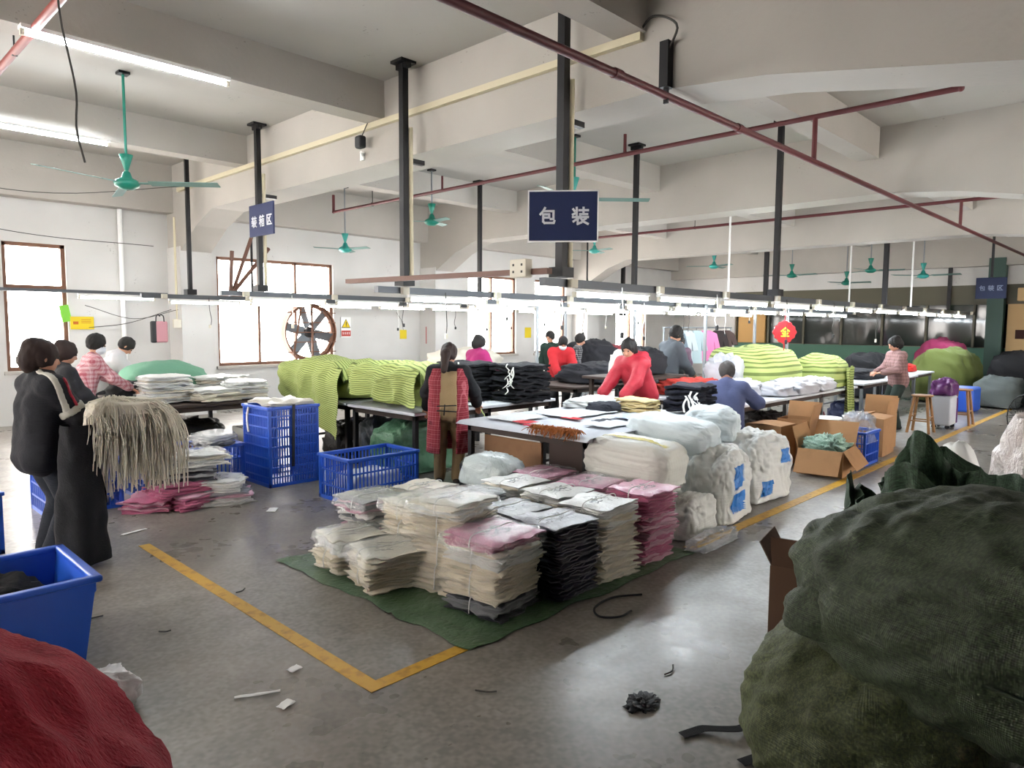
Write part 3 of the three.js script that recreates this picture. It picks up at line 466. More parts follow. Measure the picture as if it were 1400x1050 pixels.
{
  const r = rng(77);
  const C = { cream: [G.cream, G.cream, G.offwhite], white: [G.white, G.white, G.cream], pink: [G.pink, G.pink, G.palePink], navy: [G.navy, G.charcoal, G.navy], charcoal: [G.charcoal, G.charcoal, G.grey], grey: [G.grey, G.ltGrey, G.charcoal], mix: [G.white, G.palePink, G.grey] };
  // [x, z, turn, [[colour, layers]...bottom up], top print, phrase, width, depth, step]
  const ST = [
    [2.9, -2.95, .12, [['charcoal', 5], ['cream', 7], ['white', 6], ['pink', 3]], 'pink', 'corner stack with pink tops on the green tarpaulin', 1.05, 1.15, .0215],
    [3.38, -2.86, .02, [['navy', 7], ['navy', 7], ['navy', 6]], 'navy', 'navy stack beside the corner stack on the tarpaulin', 1.0, 1.0, .0225],
    [3.85, -2.86, -.03, [['cream', 8], ['cream', 7], ['white', 6]], 'white', 'cream stack between the navy and the pink stack', 1.02, 1.0, .023],
    [4.32, -2.85, .02, [['pink', 8], ['pink', 8], ['pink', 6]], 'pink', 'all pink stack at the aisle end of the tarpaulin', .98, 1.0, .023],
    [2.98, -3.4, .2, [['cream', 7], ['cream', 7], ['cream', 7], ['white', 4]], 'cream', 'tall cream stack behind the corner stack', 1.0, 1.1, .0225],
    [2.68, -3.72, -.25, [['cream', 6], ['cream', 5]], 'cream', 'low cream pile at the open edge of the tarpaulin', 1.0, 1.05, .021],
    [2.72, -4.2, -.1, [['cream', 6], ['white', 5]], 'cream', 'low cream pile at the far corner of the tarpaulin', 1.0, 1.0, .021],
    [3.1, -3.92, .05, [['cream', 7], ['cream', 7], ['cream', 6]], 'cream', 'cream stack between the two low cream piles', .95, 1.0, .022],
    [3.05, -4.4, .1, [['pink', 7], ['palemix', 5], ['mix', 6]], 'grey', 'mixed pink and grey stack at the back of the tarpaulin', 1, 1, .022],
    [3.5, -3.36, .1, [['grey', 7], ['charcoal', 7], ['grey', 5]], 'grey', 'grey stack behind the navy stack', 1, 1.05, .0225],
    [3.97, -3.36, -.06, [['white', 7], ['white', 7], ['white', 6]], 'white', 'white bagged stack in the middle of the tarpaulin', 1, 1.05, .0225],
    [4.42, -3.36, .04, [['pink', 7], ['white', 7], ['pink', 6]], 'pink', 'pink and white stack behind the all pink stack', 1, 1.05, .0225],
    [3.55, -3.86, .0, [['charcoal', 7], ['grey', 7], ['charcoal', 5]], 'grey', 'charcoal stack behind the grey stack', 1, 1, .0225],
    [4.02, -3.86, .08, [['white', 7], ['cream', 7], ['white', 6]], 'white', 'white stack next to the charcoal stack', 1, 1, .022],
    [4.46, -3.9, -.05, [['pink', 7], ['cream', 7], ['pink', 6]], 'pink', 'pink stack close to the table legs', 1, 1, .022],
    [3.52, -4.36, .05, [['cream', 7], ['white', 7], ['cream', 4]], 'cream', 'cream stack at the back edge near the standing woman', 1, 1, .022],
    [4.0, -4.36, .0, [['grey', 7], ['white', 5]], 'white', 'white topped stack behind the grey bag', 1, 1, .022],
  ];
  C.palemix = [G.palePink, G.white];
  for (const [x, z, ry, parts, top, phrase, sx, sz, t0] of ST) {
    let y = .016; const t = t0 * .8;
    parts.forEach(([c, n0], i) => { const n = Math.round(n0 * 1.27);
      const lastOne = i === parts.length - 1, where = parts.length === 1 ? 'only' : lastOne ? 'top' : i === 0 ? 'bottom' : i === 1 && parts.length === 3 ? 'middle' : ['', 'second', 'third'][i];
      const colour = { cream: 'cream', white: 'white', pink: 'pink', navy: 'navy', charcoal: 'charcoal', grey: 'grey', mix: 'mixed', palemix: 'pale pink' }[c];
      y += bundle(x + rr(-.015, .015, r), y, z + rr(-.015, .015, r), ry + rr(-.05, .05, r), { n, mats: C[c], top: lastOne ? PRINT[top] : null, label: `${where} tied ${colour} bundle of the ${phrase}`.split(' ').slice(0, 16).join(' '), group: 'tied garment bundles on the green tarpaulin', sx, sz, film: lastOne && r() < .5, r, t }) + .001;
    });
  }
  // slumped heap of bags beside the crates
  const HP = [[2.62, .0, -6.68, .3, 'pink', 6, 'white and pink bundle at the bottom of the heap by the low crate'], [2.32, .0, -6.85, .9, 'pink', 5, 'pink bundle slumping left in the heap by the low crate'], [2.85, .0, -6.62, -.3, 'mix', 5, 'pale bundle at the right foot of the heap by the low crate'], [2.52, .13, -6.72, .1, 'pink', 5, 'pink bundle in the middle of the heap by the low crate'], [2.55, .24, -6.76, -.3, 'grey', 6, 'grey printed bundle near the top of the heap'], [2.4, .37, -6.8, .5, 'grey', 4, 'grey bundle leaning at the top left of the heap'], [2.66, .37, -6.74, -.1, 'white', 5, 'white bundle on top of the heap by the low crate'], [2.8, .12, -6.66, -.5, 'white', 5, 'white bundle tipping over the right side of the heap']];
  for (const [x, y, z, ry, c, n, l] of HP) bundle(x, y + .01, z, ry, { n, mats: C[c], top: c === 'grey' ? PRINT.grey : c === 'white' ? PRINT.white : null, label: l, group: 'slumped garment bundles by the low crate', sx: 1.15, sz: 1.05, r, string: false, t: .023, slabs: SLABS_FLAT, film: y > .3 });
  bundle(3.0, .47, -7.15, .35, { n: 5, mats: C.grey, top: PRINT.grey, label: 'silver grey bagged bundle resting on the rim of the low crate', r, string: false, sx: .8, sz: .8, tilt: .1, film: true });
  // white garments stacked on the left table
  const WT = [[3.2, -8.98, 13, 'tall ragged white garment stack on the left table', .0], [3.66, -8.75, 6, 'low spread white garment stack on the left table', .1], [4.12, -8.8, 9, 'slanting white garment stack near the table end', -.3], [3.5, -9.6, 6, 'white garment stack further back on the left table', .2], [4.1, -9.5, 10, 'cream garment stack in front of the wide window', .3]];
  for (const [x, z, n, l, ry] of WT) bundle(x, .765, z, ry, { n, mats: [G.white, G.white, G.cream], label: l, r, string: false, sx: 1.15, sz: 1.25, t: .024, slabs: SLABS_FLAT, name: 'garment_stack', category: 'garment stack' });
}
// ---------- tables ----------
function table(name, x0, x1, z0, z1, h, label, legs, topMat = M.tableTop) {
  const t = thing(name, label, 'table', [(x0 + x1) / 2, 0, (z0 + z1) / 2]); const w = x1 - x0, d = z1 - z0;
  obj('table_top', rbox(w, .035, d, .008, 0, h - .018, 0), topMat, t); obj('apron', [box(w - .1, .06, .03, 0, h - .065, d / 2 - .06), box(w - .1, .06, .03, 0, h - .065, -d / 2 + .06), box(.03, .06, d - .1, w / 2 - .06, h - .065, 0), box(.03, .06, d - .1, -w / 2 + .06, h - .065, 0)], M.darkWood, t);
  const nx = Math.max(2, Math.round(w / 1.3) + 1); for (let i = 0; i < nx; i++) for (const s of [-1, 1]) obj('leg', box(.05, h - .035, .05, -w / 2 + .07 + (w - .14) * i / (nx - 1), (h - .035) / 2, s * (d / 2 - .07)), legs, t);
  obj('stretcher', [box(w - .14, .03, .03, 0, .18, -d / 2 + .07)], legs, t); return t;
}
table('packing_table', 4.71, 7.05, -5.25, -3.64, .74, 'packing table with white sheet beside the white sacks', M.blackMetal);
table('packing_table', 4.73, 7.1, -7.35, -6.04, .74, 'packing table behind the woman in the plaid vest', M.blackMetal);
table('packing_table', 4.75, 7.1, -8.75, -7.42, .74, 'table under the hanging green striped cloth', M.blackMetal);
table('packing_table', 2.88, 4.42, -10.5, -8.48, .74, 'left work table loaded with white garment stacks', M.blackMetal, M.darkWood);
table('packing_table', 8.2, 12.3, -5.45, -3.92, .74, 'long white-topped table behind the man in the blue sweater', M.steel);
table('packing_table', 12.9, 16.2, -5.3, -4.0, .74, 'far table where the woman in the pink jacket works', M.steel);
table('packing_table', 8.6, 11.2, -8.0, -6.9, .74, 'dark work table under the second lamp rail', M.blackMetal, M.darkWood);
table('packing_table', 11.3, 13.9, -9.9, -8.9, .74, 'work table in front of the hanging clothes', M.steel, M.wood);
table('packing_table', 8.6, 11.5, -11.6, -10.4, .74, 'brown table near the second pillar', M.blackMetal, M.wood);
table('packing_table', 16.5, 17.9, -5.0, -4.1, .74, 'last table in front of the dark partition', M.steel);
{ // boards and bags under the front table
  tag(obj('cardboard_sheet', rbox(.03, .58, .78, .005, 4.95, .3, -4.76), M.board), 'brown cardboard panel leaning under the front packing table', 'cardboard');
  tag(obj('wooden_board', rbox(.04, .6, .95, .005, 4.98, .31, -3.82), S(0x3d2b25, { roughness: .7 })), 'dark brown wooden panel under the front packing table', 'panel');
  tag(obj('black_bag', lump(.34, .4, .5, { seed: 4, fold: .06, ridge: 1 }).translate(4.74, 0, -4.95), PH(0x101012, { roughness: .35 })), 'knotted black plastic bag under the front packing table', 'bag');
  tag(obj('grey_bag', lump(.4, .26, .58, { seed: 9, fold: .04, ridge: .6, freq: 4 }).translate(4.28, .3, -4.36), PH(0xb8c4c6, { roughness: .35, clearcoat: .4, bumpMap: rep(crumple, 3), bumpScale: .012 })), 'stuffed pale grey plastic bag on the stacks by the table', 'bag');
  const sh = thick(sheet(40, 30, (u, v) => { const z = -5.28 + v * 1.66, x = 4.66 + u * 2.1; const over = Math.max(0, 4.72 - x); return [x, .748 + .008 * Math.max(0, fbm3(x * 3, 2, z * 3)) - over * .5, z]; }, 3, 2.4), .003);
  tag(obj('white_sheet', sh, cloth(0xbfc3ca, { map: mottle([1, 1, 1], .08, 5, 93) })), 'white fabric sheet covering the front packing table', 'sheet');
}
// cut pieces lying on the front table
{
  const r = rng(12), pc = (x, z, w, d, hex, l, cat = 'fabric piece', h = .006) => tag(obj('fabric_piece', thick(sheet(10, 10, (u, v) => [x + (u - .5) * w * (1 + .15 * N3(u * 4, x * 5, v * 4)), .768 + h * (1 + fbm3(u * 3 + x, z, v * 3, 2)), z + (v - .5) * d * (1 + .2 * N3(u * 4, z * 5, v * 4))]), .004), cloth(hex)), l, cat);
  pc(5.15, -4.9, .5, .4, 0xc9cbcc, 'white cut piece at the left of the front table'); pc(5.9, -4.7, .8, .5, 0xc6cacf, 'large white cut piece in the middle of the front table'); pc(4.95, -4.6, .16, .2, 0xc3323a, 'red cut piece near the table edge'); pc(5.5, -4.45, .12, .22, 0xc93a40, 'red cut piece in the middle of the sheet'); pc(4.82, -4.42, .06, .12, 0xd42c4c, 'small crimson scrap at the table edge'); pc(5.6, -4.15, .22, .12, 0x3c3f46, 'small dark label strip on the sheet'); pc(6.1, -4.1, .5, .35, 0xa9b6cc, 'pale blue piece on the front table'); pc(5.4, -3.95, .4, .3, 0xc4c8cd, 'white piece near the sacks on the front table');
  tag(obj('plastic_sheet', lump(.75, .1, .5, { seed: 20, fold: .08, ridge: 1, freq: 5 }).translate(6.6, .765, -5.0), PH(0xc9cdce, { roughness: .4 })), 'crumpled white bagged cloth on the front table', 'bag');
  // brush-like tuft at the edge
  const st = []; for (let i = 0; i < 420; i++) { const z = -4.27 + r() * .52, a = r() * 6.283, L = .03 + r() * .07, y = .772 + r() * .03, x = 4.76 - r() * .08, dx = Math.cos(a) * L - .02, dz = Math.sin(a) * L; st.push(tube([[x, y, z], [x + dx * .5, y + .02 * r(), z + dz * .5], [x + dx, Math.max(x + dx > 4.68 ? .766 : .5, y - .02 - r() * .05), z + dz]], .0028, 4, 4)); }
  const tf = thing('yarn_tuft', 'rust brown yarn tufts hanging over the edge of the front table', 'yarn'); obj('strands', st, S(0xa5622a, { roughness: .9 }), tf).userData.kind = 'stuff'; obj('core', lump(.08, .03, .44, { seed: 3, fold: .08 }).translate(4.76, .762, -4.02), S(0x7a3f18), tf);
  const bk = thing('label_stack', 'straw yellow stack of folded labels on the front table', 'label stack', [6.55, .765, -4.38], -.1); for (let k = 0; k < 6; k++) obj('folded_layer', slab(.24, .026, .44, k + 80, 0, .02).translate(rr(-.01, .01, r), .013 + k * .024, 0), S(k % 2 ? 0xc9b88a : 0xae9a68, { roughness: .8 }), bk);
  tag(obj('dark_cloth', lump(.26, .09, .34, { seed: 31, fold: .1, ridge: .8 }).translate(6.3, .765, -4.66), cloth(0x22242e)), 'small dark cloth heap beside the straw yellow stack', 'cloth');
}
// dark knit stacks: [x, y, z, w, d, layers, label]
function knitStack(x, y, z, ry, w, d, n, t, mat, label, ribbons = 0) {
  const o = thing('knit_stack', label, 'knit stack', [x, y, z], ry), r = rng(Math.round(x * 91 - z * 37));
  const gs = [0, 1, 2].map(k => slab(w, t, d, k + 120 + x, 0, .05));
  for (let k = 0; k < n; k++) { const m = obj('folded_knit', gs[k % 3], mat, o); m.position.set(rr(-.02, .02, r), t * .93 * (k + .5), rr(-.02, .02, r)); m.rotation.y = rr(-.06, .06, r) + (k % 2 ? Math.PI : 0); m.scale.set(rr(.95, 1.05, r), 1, rr(.95, 1.05, r)); }
  for (let k = 0; k < ribbons * 2; k++) { const zz = d / 2 - rr(-.02, .14, r), y0 = n * t * rr(.35, 1.0, r), xx = -w / 2 - .025 - rr(0, .03, r), L = rr(.06, .2, r), dz = rr(-.1, .1, r), ph = rr(0, 6, r); obj('white_label_strip', thick(sheet(2, 12, (u, v) => [xx - .02 * Math.sin(v * 4 + ph) * v, Math.max(.01, y0 - v * L), zz + (u - .5) * .022 + dz * v * v + .02 * Math.sin(v * 5 + ph)]), .003), M.white, o); }
  return o;
}
const knitBlack = cloth(0x0f1017, { roughness: .95 }), knitNavy = cloth(0x141625, { roughness: .95 });
knitStack(6.15, .745, -6.75, .05, .6, .62, 11, .047, knitBlack, 'black knit stack with white strips, left of the pair on the table', 6);
knitStack(6.55, .745, -6.18, -.05, .6, .5, 11, .046, knitBlack, 'black knit stack, right of the pair on the table', 5);
knitStack(7.0, .77, -3.98, .1, .46, .4, 7, .045, knitNavy, 'dark navy knit stack beside the white sacks', 4);
// striped green cloth
const stripe = canvasTex(64, 64, (c, w, h) => { c.fillStyle = '#b0bd72'; c.fillRect(0, 0, w, h); c.fillStyle = '#6c7c40'; c.fillRect(0, 0, w, h * .36); });
const stripeCloth = (sx, sy) => { const t = stripe.clone(); t.repeat.set(sx, sy); t.needsUpdate = true; return new THREE.MeshStandardMaterial({ map: t, roughness: .9, bumpMap: rep(fineBump, 8), bumpScale: .003 }); };
// cloth thrown over a heap: width along z, from the back over the top and down the front (towards -x)
function drape(cx, zA, zB, yTop, yTable, depth, dropL, dropR, seed, stripes, label, over = 4.68) {
  const prof = (v, u) => { // v 0 at back .. 1 at hem
    const drop = dropL + (dropR - dropL) * u; const L = depth, T = yTop - yTable;
    if (v < .3) { const k = v / .3; return [over + L - k * L * .45, yTable + T * Math.sin(k * Math.PI / 2)]; }
    if (v < .5) { const k = (v - .3) / .2; return [over + L * .55 - k * L * .45, yTop + .02 * Math.sin(k * 3)]; }
    const k = (v - .5) / .5; return [over + L * .1 * (1 - Math.min(1, k * 4)) - .02, yTop - k * (yTop - drop)];
  };
  const g = thick(sheet(64, 60, (u, v) => {
    let [x, y] = prof(v, u); const z = zA + (zB - zA) * u; const k = Math.max(0, (v - .45) / .55), endd = Math.pow(Math.abs(u - .5) * 2, 6);
    x += .07 * k * Math.sin(u * 21 + seed + 2.3 * N3(u * 4, seed, 0)) * (.5 + .6 * N3(u * 3 + seed, 2, v)) + .03 * fbm3(u * 6, v * 6, seed);
    y += .05 * fbm3(u * 4 + seed, v * 5, 1) * (1 - k) - (v < .52 ? endd * (yTop - yTable) * .45 : 0) + .02 * Math.sin(u * 17 + seed) * k;
    return [x, Math.max(y, .02), z + .03 * fbm3(u * 3, v * 4, seed + 5) + .05 * k * N3(u * 5 + seed, v * 2, 3)];
  }, 1, 1), .005);
  return tag(obj('striped_cloth', g, stripeCloth(1, stripes)), label, 'cloth');
}
drape(0, -8.95, -7.45, 1.24, .78, 1.1, .82, .27, 3, 70, 'lime green striped cloth hanging low over the table front');
drape(0, -7.36, -5.99, 1.25, .78, 1.0, .9, .8, 8, 34, 'lime green striped cloth heaped on the table beside the plaid vest woman', 4.74);
tag(obj('garment_heap', lump(1.0, .36, 1.3, { seed: 13, fold: .07 }).translate(5.35, .745, -8.2), cloth(0xa9b866)), 'garment heap under the low hanging striped cloth', 'garment heap');
tag(obj('garment_heap', lump(.8, .32, 1.0, { seed: 14, fold: .07 }).translate(5.4, .745, -6.85), cloth(0xa9b866)), 'garment heap under the second striped cloth', 'garment heap');
{ // striped heaps on the long far table
  const sm = stripeCloth(1, 9);
  tag(obj('striped_heap', lump(1.5, .62, 1.15, { seed: 21, fold: .06, freq: 3 }).translate(10.55, .76, -4.9), stripeCloth(.5, 22)), 'big lime striped cloth heap on the long white table', 'cloth heap');
  const t = thing('striped_heap', 'smaller lime striped heap hanging off the end of the long table', 'cloth heap', [11.75, .74, -4.3]);
  obj('mound', lump(.8, .5, .75, { seed: 24, fold: .06 }), stripeCloth(.5, 20), t);
  obj('hanging_tail', thick(sheet(16, 24, (u, v) => [.1 + (u - .5) * .34 + .03 * N3(u * 4, v * 3, 1), .3 - v * .88 + .05 * u, .4 + .04 * Math.sin(u * 12 + v * 2)]), .005), stripeCloth(1, 22), t);
  const wr = rng(5); [[9.1, -4.5, .9, .22], [9.75, -4.2, .7, .16], [10.2, -4.12, .9, .2], [11.0, -4.15, .7, .18], [9.75, -4.98, .5, .5]].forEach(([x, z, w, h], i) => tag(obj('white_garment', lump(w, h, .5, { seed: 40 + i, fold: .09, ridge: 1, freq: 5 }).translate(x, .745, z), bagged(0xbcbdc4)), ['crumpled white garments in front of the seated man', 'white garment beside the striped heap', 'white garment under the big striped heap', 'white garment between the two striped heaps', 'tall white garment heap at the head of the long table'][i], 'garment'));
  tag(obj('red_fabric', lump(.9, .2, .8, { seed: 51, fold: .12, ridge: 1.2, freq: 7 }).translate(8.95, .745, -5.05), cloth(0xb5392f)), 'red and white knotted fabric heap behind the navy knit stack', 'fabric heap');
  tag(obj('side_bench', [rbox(1.4, .04, .9, .01, 8.55, .98, -5.75), box(.05, .96, .05, 7.95, .48, -5.4), box(.05, .96, .05, 7.95, .48, -6.1), box(.05, .96, .05, 9.15, .48, -6.1)], M.darkWood), 'narrow dark bench carrying the black and white mounds', 'bench');
  [[8.75, -5.8, .8, .36, 0x14141a, 'black garment mound in front of the man in grey'], [8.25, -5.72, .5, .34, 0xd9d5cd, 'white garment mound beside the red coat woman'], [9.8, -7.4, 1.4, .3, 0x16161d, 'black trousers piled on the dark work table'], [12.2, -9.4, 1.2, .6, 0x1b1a20, 'dark mixed garments under the hanging clothes'], [13.3, -9.4, .8, .5, 0x8c2f38, 'red and purple garments on the far work table'], [10.0, -11, 1.5, .45, 0xd8d3c6, 'cream garment heap on the brown table'], [14.3, -4.6, 1.2, .16, 0x14151c, 'flat dark garment pile before the pink jacket woman'], [17.2, -4.5, .5, .16, 0xb3261f, 'bright red fabric on the last table']].forEach(([x, z, w, h, c, l], i) => tag(obj('garment_heap', lump(w, h, w * .7, { seed: 60 + i, fold: .08, ridge: .7, freq: 4 }).translate(x, i < 2 ? 1.0 : .742, z), cloth(c)), l, 'garment heap'));
  tag(obj('white_stool', [lathe([[0, .47], [.19, .47], [.2, .45], [.19, .43], [0, .43]]).translate(9.95, 0, -3.55), ...[0, 1, 2, 3].map(k => rod([9.95 + .1 * Math.cos(k * 1.57 + .7), .44, -3.55 + .1 * Math.sin(k * 1.57 + .7)], [9.95 + .17 * Math.cos(k * 1.57 + .7), 0, -3.55 + .17 * Math.sin(k * 1.57 + .7)], .018))], M.white), 'round white topped stool beside the long table', 'stool');
}
// ---------- crates, bins, cartons ----------
function latticePanel(w, h, step, holes) { // slotted plastic side in the xy plane
  const g = [box(w, .035, .02, 0, h - .018, 0), box(w, .035, .02, 0, .018, 0), box(.03, h, .02, -w / 2 + .015, h / 2, 0), box(.03, h, .02, w / 2 - .015, h / 2, 0)];
  for (let x = -w / 2 + step; x < w / 2 - step / 2; x += step) g.push(box(.011, h - .06, .012, x, h / 2, 0));
  for (const y of holes) g.push(box(w, .016, .014, 0, h * y, 0)); return merge(g);
}
function crate(x0, x1, z0, z1, h, label, { y = 0, step = .042, rows = [.33, .66], ry = 0 } = {}) {
  const w = x1 - x0, d = z1 - z0, t = thing('plastic_crate', label, 'crate', [(x0 + x1) / 2, y, (z0 + z1) / 2], ry);
  for (const s of [-1, 1]) { obj('slotted_side', latticePanel(w, h, step, rows).translate(0, 0, s * (d / 2 - .012)), M.blue, t); obj('slotted_side', latticePanel(d, h, step, rows).rotateY(Math.PI / 2).translate(s * (w / 2 - .012), 0, 0), M.blue, t); }
  obj('rim', [rbox(w + .03, .03, .035, .008, 0, h - .012, d / 2 - .01), rbox(w + .03, .03, .035, .008, 0, h - .012, -d / 2 + .01), rbox(.035, .03, d + .03, .008, w / 2 - .01, h - .012, 0), rbox(.035, .03, d + .03, .008, -w / 2 + .01, h - .012, 0)], M.blue, t);
  obj('crate_base', box(w - .02, .02, d - .02, 0, .012, 0), M.blue, t); return t;
}
crate(3.6, 4.42, -6.12, -5.58, .44, 'open blue slotted crate in front of the packing table');
crate(3.42, 4.0, -7.36, -6.78, .84, 'tall blue slotted crate with a dark strap down its side', { step: .03, rows: [.12, .24, .36, .5, .62, .74, .88] });
crate(2.3, 3.3, -7.62, -7.08, .46, 'low blue slotted crate behind the slumped garment heap');
crate(1.5, 2.12, -7.6, -7.05, .46, 'blue slotted crate under the hanging white fringe', { rows: [.3, .55, .8] });
crate(.35, 1.05, -6.75, -6.2, .46, 'blue slotted crate behind the woman in the black jacket');
tag(obj('strap', [bar([3.7, .86, -6.765], [3.68, .2, -6.765], .03, .008)], M.black), 'dark strap hanging down the tall blue crate', 'strap');
tag(obj('knotted_cord', tube([[3.41, .82, -7.2], [3.4, .7, -7.22], [3.405, .55, -7.2]], .012), M.white), 'white cord dangling on the tall blue crate', 'cord');
tag(obj('film_heap', lump(.66, .22, .42, { seed: 70, fold: .08, ridge: 1 }).translate(4.0, .024, -5.85), bagged(0xc9cdd2)), 'white bagged garments inside the open blue crate', 'garments');
tag(obj('film_heap', lump(.85, .3, .42, { seed: 71, fold: .08, ridge: 1 }).translate(2.8, .024, -7.35), bagged(0xd5d7d8)), 'white bagged garments inside the low blue crate', 'garments');
tag(obj('film_heap', lump(.5, .34, .42, { seed: 72, fold: .08, ridge: 1 }).translate(1.8, .024, -7.32), bagged(0xc4c0b4)), 'pale yarn and bags inside the crate under the fringe', 'garments');
tag(obj('garment_pad', slab(.5, .05, .5, 90, 0, .04).translate(3.72, .87, -7.06), bagged(0xc7c2b6)), 'folded pale garments lying on the tall blue crate', 'garment');
{ // solid blue bin near the red cloth
  const t = thing('plastic_bin', 'solid blue plastic bin filled with black cloth', 'bin', [.6, 0, -4.2]);
  const w = .84, d = .68, h = .43, tp = .05, g = [];
  const side = (a, b, c, e) => { const q = new THREE.BufferGeometry(); q.setAttribute('position', new THREE.Float32BufferAttribute([...a, ...b, ...c, ...a, ...c, ...e], 3)); q.computeVertexNormals(); return q; };
  const sh = (k, y) => [[-w / 2 + k, y, -d / 2 + k], [w / 2 - k, y, -d / 2 + k], [w / 2 - k, y, d / 2 - k], [-w / 2 + k, y, d / 2 - k]];
  const o = sh(0, h), b = sh(tp, 0), oi = sh(.02, h), bi = sh(tp + .02, .02);
  for (let k = 0; k < 4; k++) { const n = (k + 1) % 4; g.push(side(b[n], b[k], o[k], o[n]), side(bi[k], bi[n], oi[n], oi[k])); }
  g.push(side(b[0], b[1], b[2], b[3]), side(bi[3], bi[2], bi[1], bi[0]));
  obj('tub', g, M.blue, t); obj('rolled_rim', [rbox(w + .05, .035, .05, .014, 0, h, d / 2), rbox(w + .05, .035, .05, .014, 0, h, -d / 2), rbox(.05, .035, d + .05, .014, w / 2, h, 0), rbox(.05, .035, d + .05, .014, -w / 2, h, 0), rbox(.03, .07, d * .9, .012, w / 2 - .005, h - .05, 0)], M.blue, t);
  tag(obj('black_cloth', lump(.68, .36, .54, { seed: 75, fold: .08, ridge: 1, freq: 4 }).translate(.58, .02, -4.2), cloth(0x0d0d10)), 'black cloth filling the solid blue bin', 'cloth');
}
function carton(x, z, w, h, d, ry, label, flaps = [], mat = M.carton, y = 0) { // flaps: [side, angle]; side 0 +z 1 -z 2 +x 3 -x
  const t = thing('carton', label, 'carton', [x, y, z], ry), q = .008;
  for (const s of [-1, 1]) { obj('side_panel', box(w, h, q, 0, h / 2, s * (d / 2 - q / 2)), mat, t); obj('side_panel', box(q, h, d - 2 * q, s * (w / 2 - q / 2), h / 2, 0), mat, t); }
  obj('bottom_panel', box(w - 2 * q, q, d - 2 * q, 0, q / 2, 0), mat, t);
  for (const [s, a] of flaps) { const along = s < 2 ? w : d, len = (s < 2 ? d : w) / 2, g = box(along - .02, len, q * .8, 0, len / 2, 0); g.rotateX(a); if (s === 0) g.translate(0, h, d / 2 - q / 2); if (s === 1) { g.rotateY(Math.PI); g.translate(0, h, -d / 2 + q / 2); } if (s === 2) { g.rotateY(Math.PI / 2); g.translate(w / 2 - q / 2, h, 0); } if (s === 3) { g.rotateY(-Math.PI / 2); g.translate(-w / 2 + q / 2, h, 0); } obj('flap', g, mat, t); }
  return t;
}
carton(8.5, -3.02, .62, .3, .5, .1, 'open carton with drooping flaps full of green and clear film', [[0, 2.5], [3, 2.55], [1, .3], [2, .6]]);
carton(8.55, -3.72, .5, .5, .45, 0, 'closed brown carton beside the red stool', [[0, -1.5], [1, -1.5]]);
carton(8.95, -3.55, .4, .55, .4, .1, 'tall brown carton behind the open carton', [[0, .2], [2, .3]]);
carton(10.25, -3.1, .6, .5, .5, .05, 'brown carton behind the blue crate in the aisle', [[0, -1.5], [1, -1.4]]);
carton(10.8, -3.2, .5, .48, .45, 0, 'brown carton with an open top near the standing woman', [[2, .2], [0, .1]]);
carton(3.4, -8.8, .85, .28, .4, 0, 'flat brown carton under the left table', [[0, -1.5], [1, -1.5]], S(0x6e4a30, { roughness: .85 }));
carton(4.25, -8.95, .3, .34, .4, 0, 'white carton under the end of the left table', [[0, -1.5], [1, -1.5]], S(0xd6d6ce));
carton(3.72, -1.42, .36, .46, .26, .2, 'dark brown carton with raised flaps behind the green sacks', [[3, .35], [1, .5], [0, .2]], S(0x50392a, { roughness: .9 }));
crate(9.1, 9.62, -3.1, -2.78, .42, 'small blue crate with clear plastic bags behind the open carton', { step: .05 });
tag(obj('film_scraps', lump(.5, .2, .4, { seed: 81, fold: .14, ridge: 1.5, freq: 7 }).translate(8.5, .2, -3.02), PH(0x8fae9c, { roughness: .35, bumpMap: rep(crumple, 5), bumpScale: .02 })), 'pale green film scraps in the open carton', 'scraps');
tag(obj('clear_bag', lump(.45, .34, .32, { seed: 82, fold: .12, ridge: 1.4, freq: 5 }).translate(9.35, .25, -2.95), G.filmThin), 'clear plastic bag puffing out of the small blue crate', 'bag');
tag(obj('clear_bag', lump(.5, .25, .4, { seed: 83, fold: .12, ridge: 1.4, freq: 5 }).translate(8.2, .0, -3.85), PH(0x9aa3ab, { roughness: .3 })), 'grey plastic film heap between the stool and the cartons', 'bag');
tag(obj('storage_tub', [rbox(.7, .5, .55, .05, 16.9, .25, -3.35)].map(g => g), M.blue), 'blue storage tub standing by the last table', 'tub');
// stools
function stool(x, z, h, label) { const t = thing('wooden_stool', label, 'stool', [x, 0, z]); obj('seat', lathe([[0, h], [.15, h], [.165, h - .012], [.15, h - .03], [0, h - .03]]), M.wood, t); const a = [[1, 1], [1, -1], [-1, 1], [-1, -1]]; for (const [i, k] of a) obj('leg', rod([i * .16, 0, k * .16], [i * .09, h - .03, k * .09], .022, 8), M.wood, t); obj('rung', [bar([.14, .2, .14], [.14, .2, -.14], .02), bar([-.14, .2, .14], [-.14, .2, -.14], .02), bar([.14, .26, .14], [-.14, .26, .14], .02), bar([.14, .26, -.14], [-.14, .26, -.14], .02)], M.wood, t); }
stool(12.85, -3.1, .62, 'wooden stool close beside the standing woman'); stool(14.4, -2.85, .64, 'wooden stool in front of the blue storage tub');
{ const t = thing('plastic_stool', 'red plastic stool under the man in the blue sweater', 'stool', [7.72, 0, -3.92]); obj('seat', rbox(.32, .05, .32, .02, 0, .4, 0), M.red, t); for (const [i, k] of [[1, 1], [1, -1], [-1, 1], [-1, -1]]) obj('leg', bar([i * .15, 0, k * .15], [i * .12, .39, k * .12], .06, .06), M.red, t); obj('skirt', [box(.3, .14, .02, 0, .32, .14), box(.3, .14, .02, 0, .32, -.14), box(.02, .14, .3, .14, .32, 0), box(.02, .14, .3, -.14, .32, 0)], M.red, t); }
